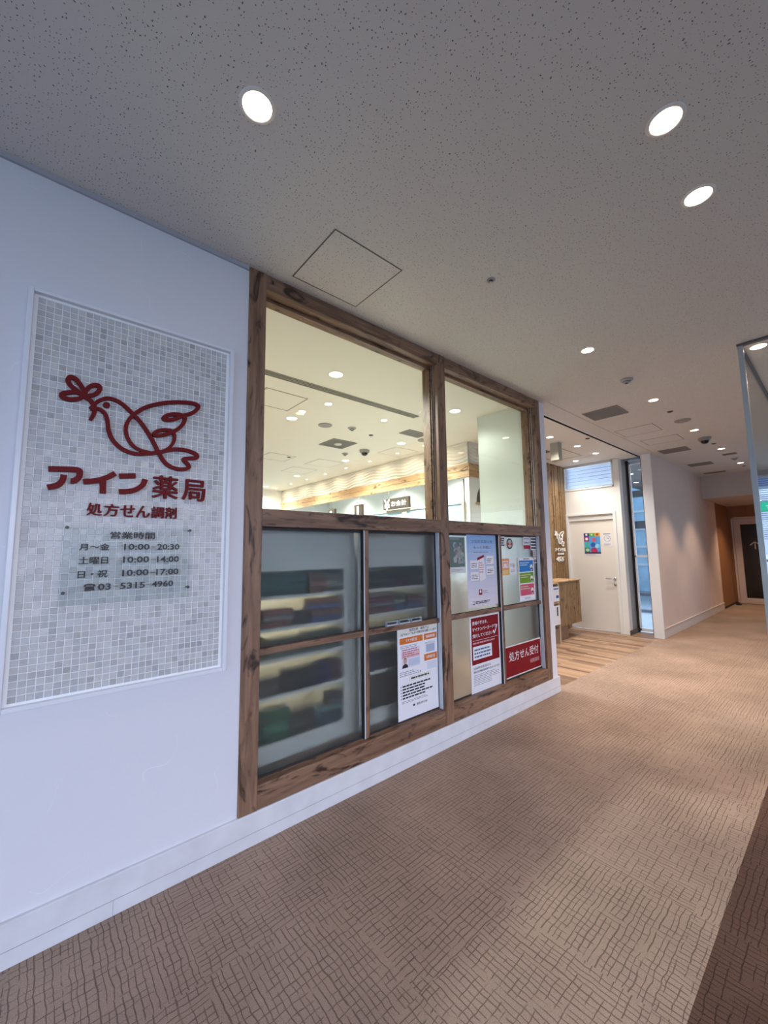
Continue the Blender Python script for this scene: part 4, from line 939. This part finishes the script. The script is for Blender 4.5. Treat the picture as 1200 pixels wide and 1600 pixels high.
# wall mounted desk at the entrance
dk = empty('wall_desk', (6.56, 1.40, 0), 'wooden box desk against the slatted wood wall by the white door', 'desk')
MB().box(-.37, .37, -.40, -.02, .22, .90).build('body', OAK_Z, dk, bevel=.003)
MB().box(-.38, .38, -.41, -.02, .90, .915).build('top', OAK_X, dk, bevel=.002)
MB().box(-.37, .0, -.34, -.02, 0, .22).build('base', mat('brown_laminate', (.26, .17, .11), .5), dk)
# leaflet rack
rk = empty('leaflet_rack', (5.86, 1.08, 0), 'narrow wooden leaflet rack just behind the end of the front wall', 'rack')
MB().box(.135, .155, -.16, .14, 0, .91).build('side_panel', mat('pale_oak_edge', (.60, .48, .32), .5), rk)
MB().box(-.155, -.135, -.16, .14, 0, .91).build('side_panel', mat('pale_oak_edge', (.60, .48, .32), .5), rk)
MB().box(-.135, .135, .12, .14, 0, .91).build('back_panel', OAK_Z, rk)
for z in (.0, .30, .60, .89): MB().box(-.135, .135, -.155, .12, z, z+.02).build('shelf', OAK_X, rk)
MB().box(-.135, .135, -.15, -.14, .02, .24).build('kick_panel', mat('brown_laminate', (.26, .17, .11), .5), rk)
for z0, z1, lab in ((.64, .86, 'white leaflet with a small blue mark on the upper rack tier'), (.30, .58, 'tall white leaflet with a black bar on the middle rack tier')):
    t = empty('leaflet', (5.87, .905, z0), lab, 'leaflet', 'leaflets in the rack')
    MB().box(-.10, .12, 0, .003, 0, z1-z0).build('sheet', PAPER, t)
    q = MB(); h = z1-z0
    if z0 > .5:
        q.add([(.02, -.001, .05), (.10, -.001, .05), (.10, -.001, .09), (.02, -.001, .09)], [(0,1,2,3)]).add([(-.05, -.001, h-.04), (.10, -.001, h-.04), (.10, -.001, h-.025), (-.05, -.001, h-.025)], [(0,1,2,3)])
        q.build('printed_design', ink((.03, .08, .30)), t, fix=False)
    else:
        q.add([(.02, -.001, .13), (.06, -.001, .13), (.06, -.001, .26), (.02, -.001, .26)], [(0,1,2,3)]); q.build('printed_design', BLACK_INK, t, fix=False)
# white logo on the wood wall
wl = empty('white_wall_logo', (7.10, 1.385, 1.30), 'white dove emblem and lettering on the slatted wood wall', 'sign')
LW = mat('white_acrylic', (.92, .92, .90), .4)
q = MB(); dove(q, lambda p_: ((p_[0]-.30)*.66, (p_[1]-1.79)*.80+.175), -.008, .0, .015); q.build('dove_emblem', LW, wl)
for body, a, b_, za, zb in (('アイン薬局', -.19, .20, .08, .145), ('処方せん調剤', -.10, .13, .02, .055), ('◀受付', -.17, .16, -.10, -.01)):
    t = MB(); text_into(t, body, a, b_, za, zb, -.008, bold=.03, depth=.008); t.build('lettering', LW, wl)
# posters on the door
p = Poster('colourful_door_poster', 'colourful poster of bright blocks on the white door', 'poster', 0, .278, 0, .40, scale=False)
cc = [(.03, .05, .20), (.12, .36, .05), (.75, .36, .05), (.30, .05, .22), (.05, .25, .65), (.10, .35, .75), (.08, .45, .50), (.10, .50, .80), (.45, .04, .12)]
p.rect(.0, .33, .85, 1, cc[0]).rect(.33, .66, .85, 1, cc[1]).rect(.66, 1, .85, 1, cc[2]).rect(0, .33, .62, .85, cc[3]).rect(.33, 1, .14, .85, cc[5]).rect(0, .33, .36, .62, cc[6]).rect(0, .33, .1, .36, (.08, .25, .18))
p.circ(.17, .74, .09, WH).circ(.17, .93, .07, WH).circ(.5, .93, .07, (.5, .75, .4)).circ(.83, .93, .08, (.3, .1, .02)).circ(.62, .70, .13, (.6, .12, .15)).circ(.55, .48, .15, (.03, .12, .45)).circ(.8, .42, .14, (.3, .65, .85)).circ(.6, .22, .20, cc[8]).rect(0, 1, .08, .15, (.06, .04, .08), 4).circ(.2, .25, .10, (.5, .7, .5)).lines(.1, .9, .01, .06, 1, GR)
r_ = p.done(); r_.rotation_euler = (0, 0, -math.pi/2); r_.location = (7.482, 1.118, 1.30)
p = Poster('clock_notice', 'small white notice with a clock face beside the colourful door poster', 'notice', 0, .15, 0, .235, scale=False)
p.lines(.1, .9, .90, .96, 1, BL, fill=.9).circ(.5, .60, .36, GR, 1, 28).circ(.5, .60, .31, WH, 2, 28).rect(.48, .52, .60, .76, BL, 3).rect(.5, .68, .58, .61, BL, 3).lines(.1, .9, .05, .28, 3, GR)
r_ = p.done(); r_.rotation_euler = (0, 0, -math.pi/2); r_.location = (7.482, .80, 1.455)

# exit sign beyond the partition
ex = empty('exit_sign', (10.7, -2.05, 2.10), 'lit green emergency exit sign beyond the glass partition', 'sign')
MB().box(-.02, .02, -.20, .20, 0, .20).build('case', WHITE_PLASTIC, ex, bevel=.003)
MB().box(-.024, -.0205, -.19, .19, .01, .19).build('lit_face', emis('lit_green', (.02, .72, .48), 1.2), ex)
q = MB()
for a, b_, c, d_, t in ((0, .13, 0, .155, .03), (.0, .13, .03, .08, .016), (.03, .08, .01, .03, .016), (0, .13, -.05, .10, .012), (0, .12, .06, .11, .012), (.0, .09, -.04, .05, .016), (-.04, .05, -.07, .05, .014)):
    bar_yz(q, -a, b_, -c, d_, t, -.027, -.025)
bar_yz(q, .10, .03, .10, .16, .06, -.027, -.025)
q.v = [(v[0], v[1]-.06, v[2]) for v in q.v]
q.build('running_figure', emis('lit_white', (.9, 1, .95), 1.3), ex)
MB().tube([(0, 0, .20), (0, 0, .859)], .008).build('rod', GREY_PLASTIC, ex)

# ------------------------------------------------------------------ display shelves behind the frosted panes
SHW = mat('white_shelf_laminate', (.74, .74, .70), .5)
def display(x0, x1, ix0, ix1, zs, lab, glow=9):
    t = empty('display_shelf', ((x0+x1)/2, .16, 0), lab, 'shelf', 'display shelves behind the frosted panes'); cx = (x0+x1)/2
    MB().box(x0-cx, ix0-cx, 0, .36, 0, 1.56).build('side_panel', SHW, t); MB().box(ix1-cx, x1-cx, 0, .36, 0, 1.56).build('side_panel', SHW, t)
    MB().box(ix0-cx, ix1-cx, 0, .02, 1.30, 1.56).build('top_panel', SHW, t); MB().box(ix0-cx, ix1-cx, 0, .36, 0, .355).build('base_panel', SHW, t)
    for z in zs: MB().box(ix0-cx, ix1-cx, 0, .36, z-.018, z).build('shelf', SHW, t)
    MB().box(ix0-cx, ix1-cx, .02, .36, 1.30, 1.318).build('shelf', SHW, t)
    MB().box(ix0-cx, ix1-cx, .345, .36, .355, 1.30).build('back_panel', mat('cream_back_panel', (.74, .70, .58), .5), t)
    for z in zs: MB().box(ix0-cx+.01, ix1-cx-.01, .26, .272, z-.026, z-.0185).build('added_glow_strip', emis('added_warm_glow', (1, .90, .70), glow), t)  # strips and the cream back are added for bright bands under the boards
display(.80, 1.61, .86, 1.525, (1.158, .978, .808, .606), 'white display shelf behind the leftmost frosted panes')
display(1.64, 2.40, 1.715, 2.285, (1.15, .98, .785, .60), 'white display shelf behind the frosted panes left of the middle post', 3)
boxes = [  # x0, x1, z0, height, colour, words
 (.87, 1.27, 1.159, .115, (.01, .10, .075), 'dark green'), (1.28, 1.40, 1.159, .12, (.35, .16, .10), 'brown'), (1.41, 1.52, 1.159, .12, (.35, .33, .28), 'cream'),
 (.87, .97, .979, .09, (.16, .04, .03), 'dark red'), (.98, 1.17, .979, .035, (.45, .18, .13), 'brick red'), (.98, 1.17, 1.015, .035, (.45, .40, .38), 'grey white'), (.98, 1.17, 1.051, .03, (.40, .12, .09), 'rusty red'),
 (1.18, 1.28, .979, .08, (.06, .06, .06), 'black'), (1.29, 1.52, .979, .035, (.14, .18, .42), 'blue'), (1.29, 1.52, 1.015, .035, (.42, .20, .14), 'orange brown'), (1.29, 1.52, 1.051, .035, (.24, .26, .48), 'violet blue'), (1.29, 1.52, 1.087, .03, (.40, .17, .08), 'amber brown'),
 (.87, 1.0, .809, .12, (.36, .19, .04), 'ochre'), (1.01, 1.25, .809, .10, (.30, .32, .22), 'olive'), (1.26, 1.52, .809, .11, (.22, .26, .20), 'grey green'),
 (.87, 1.10, .607, .09, (.16, .13, .11), 'taupe'), (1.11, 1.33, .607, .12, (.01, .02, .02), 'near black'), (1.34, 1.45, .607, .13, (.02, .02, .14), 'navy'), (1.455, 1.52, .607, .12, (.12, .03, .03), 'maroon'),
 (.87, .98, .356, .14, (.10, .10, .08), 'charcoal'), (.99, 1.15, .356, .17, (.03, .20, .10), 'bright green'), (1.16, 1.31, .356, .13, (.05, .05, .04), 'soot grey'), (1.32, 1.52, .356, .06, (.02, .08, .15), 'deep blue'), (1.32, 1.52, .417, .05, (.10, .24, .26), 'teal'), (1.42, 1.52, .468, .06, (.02, .02, .06), 'midnight blue'),
 (1.72, 1.98, 1.151, .12, (.06, .07, .06), 'graphite'), (1.99, 2.12, 1.151, .07, (.16, .03, .10), 'plum'), (2.14, 2.28, 1.151, .13, (.05, .06, .05), 'coal'),
 (1.72, 1.98, .981, .035, (.30, .10, .12), 'crimson'), (1.72, 1.98, 1.017, .035, (.34, .30, .30), 'ash'), (1.72, 1.98, 1.053, .035, (.28, .08, .09), 'wine red'), (1.72, 1.98, 1.089, .03, (.34, .26, .26), 'dusty pink'),
 (1.99, 2.10, .981, .04, (.12, .20, .34), 'steel blue'), (2.11, 2.27, .981, .05, (.18, .17, .30), 'slate violet'), (1.99, 2.10, 1.022, .05, (.40, .42, .36), 'pale grey'), (2.11, 2.25, 1.032, .05, (.26, .10, .10), 'oxblood'), (1.99, 2.10, 1.073, .04, (.20, .24, .10), 'moss green'),
 (1.72, 1.95, .786, .09, (.16, .14, .11), 'umber'), (1.97, 2.27, .786, .11, (.08, .07, .07), 'dark brown'),
 (1.72, 2.0, .601, .12, (.03, .04, .07), 'ink blue'), (2.01, 2.27, .601, .13, (.04, .04, .04), 'jet black'),
 (1.72, 2.27, .356, .20, (.035, .04, .03), 'wide blackish')]
tiers = {1.159: 'top', 1.151: 'top', .979: 'second', .981: 'second', .809: 'third', .786: 'third', .607: 'fourth', .601: 'fourth', .356: 'bottom'}
for (a, b_, z, h, c, wd) in boxes:
    unit = 'left' if a < 1.6 else 'right'
    base = max(k for k in tiers if k <= z+.001 and ((k in (1.159, .979, .809, .607, .356)) if a < 1.6 else (k in (1.151, .981, .786, .601, .356))))
    art = 'bottle-flat' if False else ''
    t = MB().box(-(b_-a)/2+.003, (b_-a)/2-.003, 0, random.uniform(.05, .09), 0, h-.001)
    t.box(-(b_-a)/2+.0025, (b_-a)/2-.0025, -.0006, .001, h*.3, h*.55, 1)
    o = t.build('medicine_box', [mat('carton_print', tuple(k*.45 for k in c), .5), mat('carton_band', tuple(min(1, k*.8+.02) for k in c), .5)], None, loc=((a+b_)/2, .17+random.uniform(0, .03), z))
    tag(o, '%s product box on the %s tier of the %s blurred display shelf' % (wd, tiers[base], unit), 'box', 'product boxes behind the frosted panes')
# small three pocket tray resting on the glazing bar
tr = empty('pocket_tray', (1.94, .034, .911), 'small grey three pocket tray on the glazing bar left of the middle post', 'tray')
MB().box(-.17, .17, -.010, .010, 0, .003).build('base', GREY_PLASTIC, tr)
for i in range(3):
    c = -.115+i*.115
    MB().box(c-.05, c+.05, -.010, -.008, .003, .010).box(c-.05, c-.047, -.008, .010, .003, .030).box(c+.047, c+.05, -.008, .010, .003, .030).box(c-.05, c+.05, -.010, -.008, .026, .030).build('pocket', mat('light_grey_plastic', (.45, .50, .56), .35), tr)

cb = empty('backing_cabinet', (3.10, 1.3, 0), 'pale cabinet added to even the tone of the frosted panes right of the middle post', 'cabinet')  # added backing that gives the frosted panes an even, lit grey
MB().box(-.66, .66, -.2, .2, .06, 1.44).build('body', mat('pale_cabinet_laminate', (.74, .75, .70), .5), cb, bevel=.003)
MB().box(-.68, .68, -.21, .21, 1.44, 1.47).build('top', mat('pale_cabinet_laminate', (.74, .75, .70), .5), cb, bevel=.003)
MB().box(-.64, .64, -.17, .17, 0, .06).build('plinth', DARK, cb)
for i in range(3): MB().box(-.65+i*.437, -.225+i*.437, .2, .218, .08, 1.42).build('door', SHOP_WHITE, cb, bevel=.002)
# the light shop-side clutter of posters' text source is no object of the place
bpy.data.objects.remove(_to)
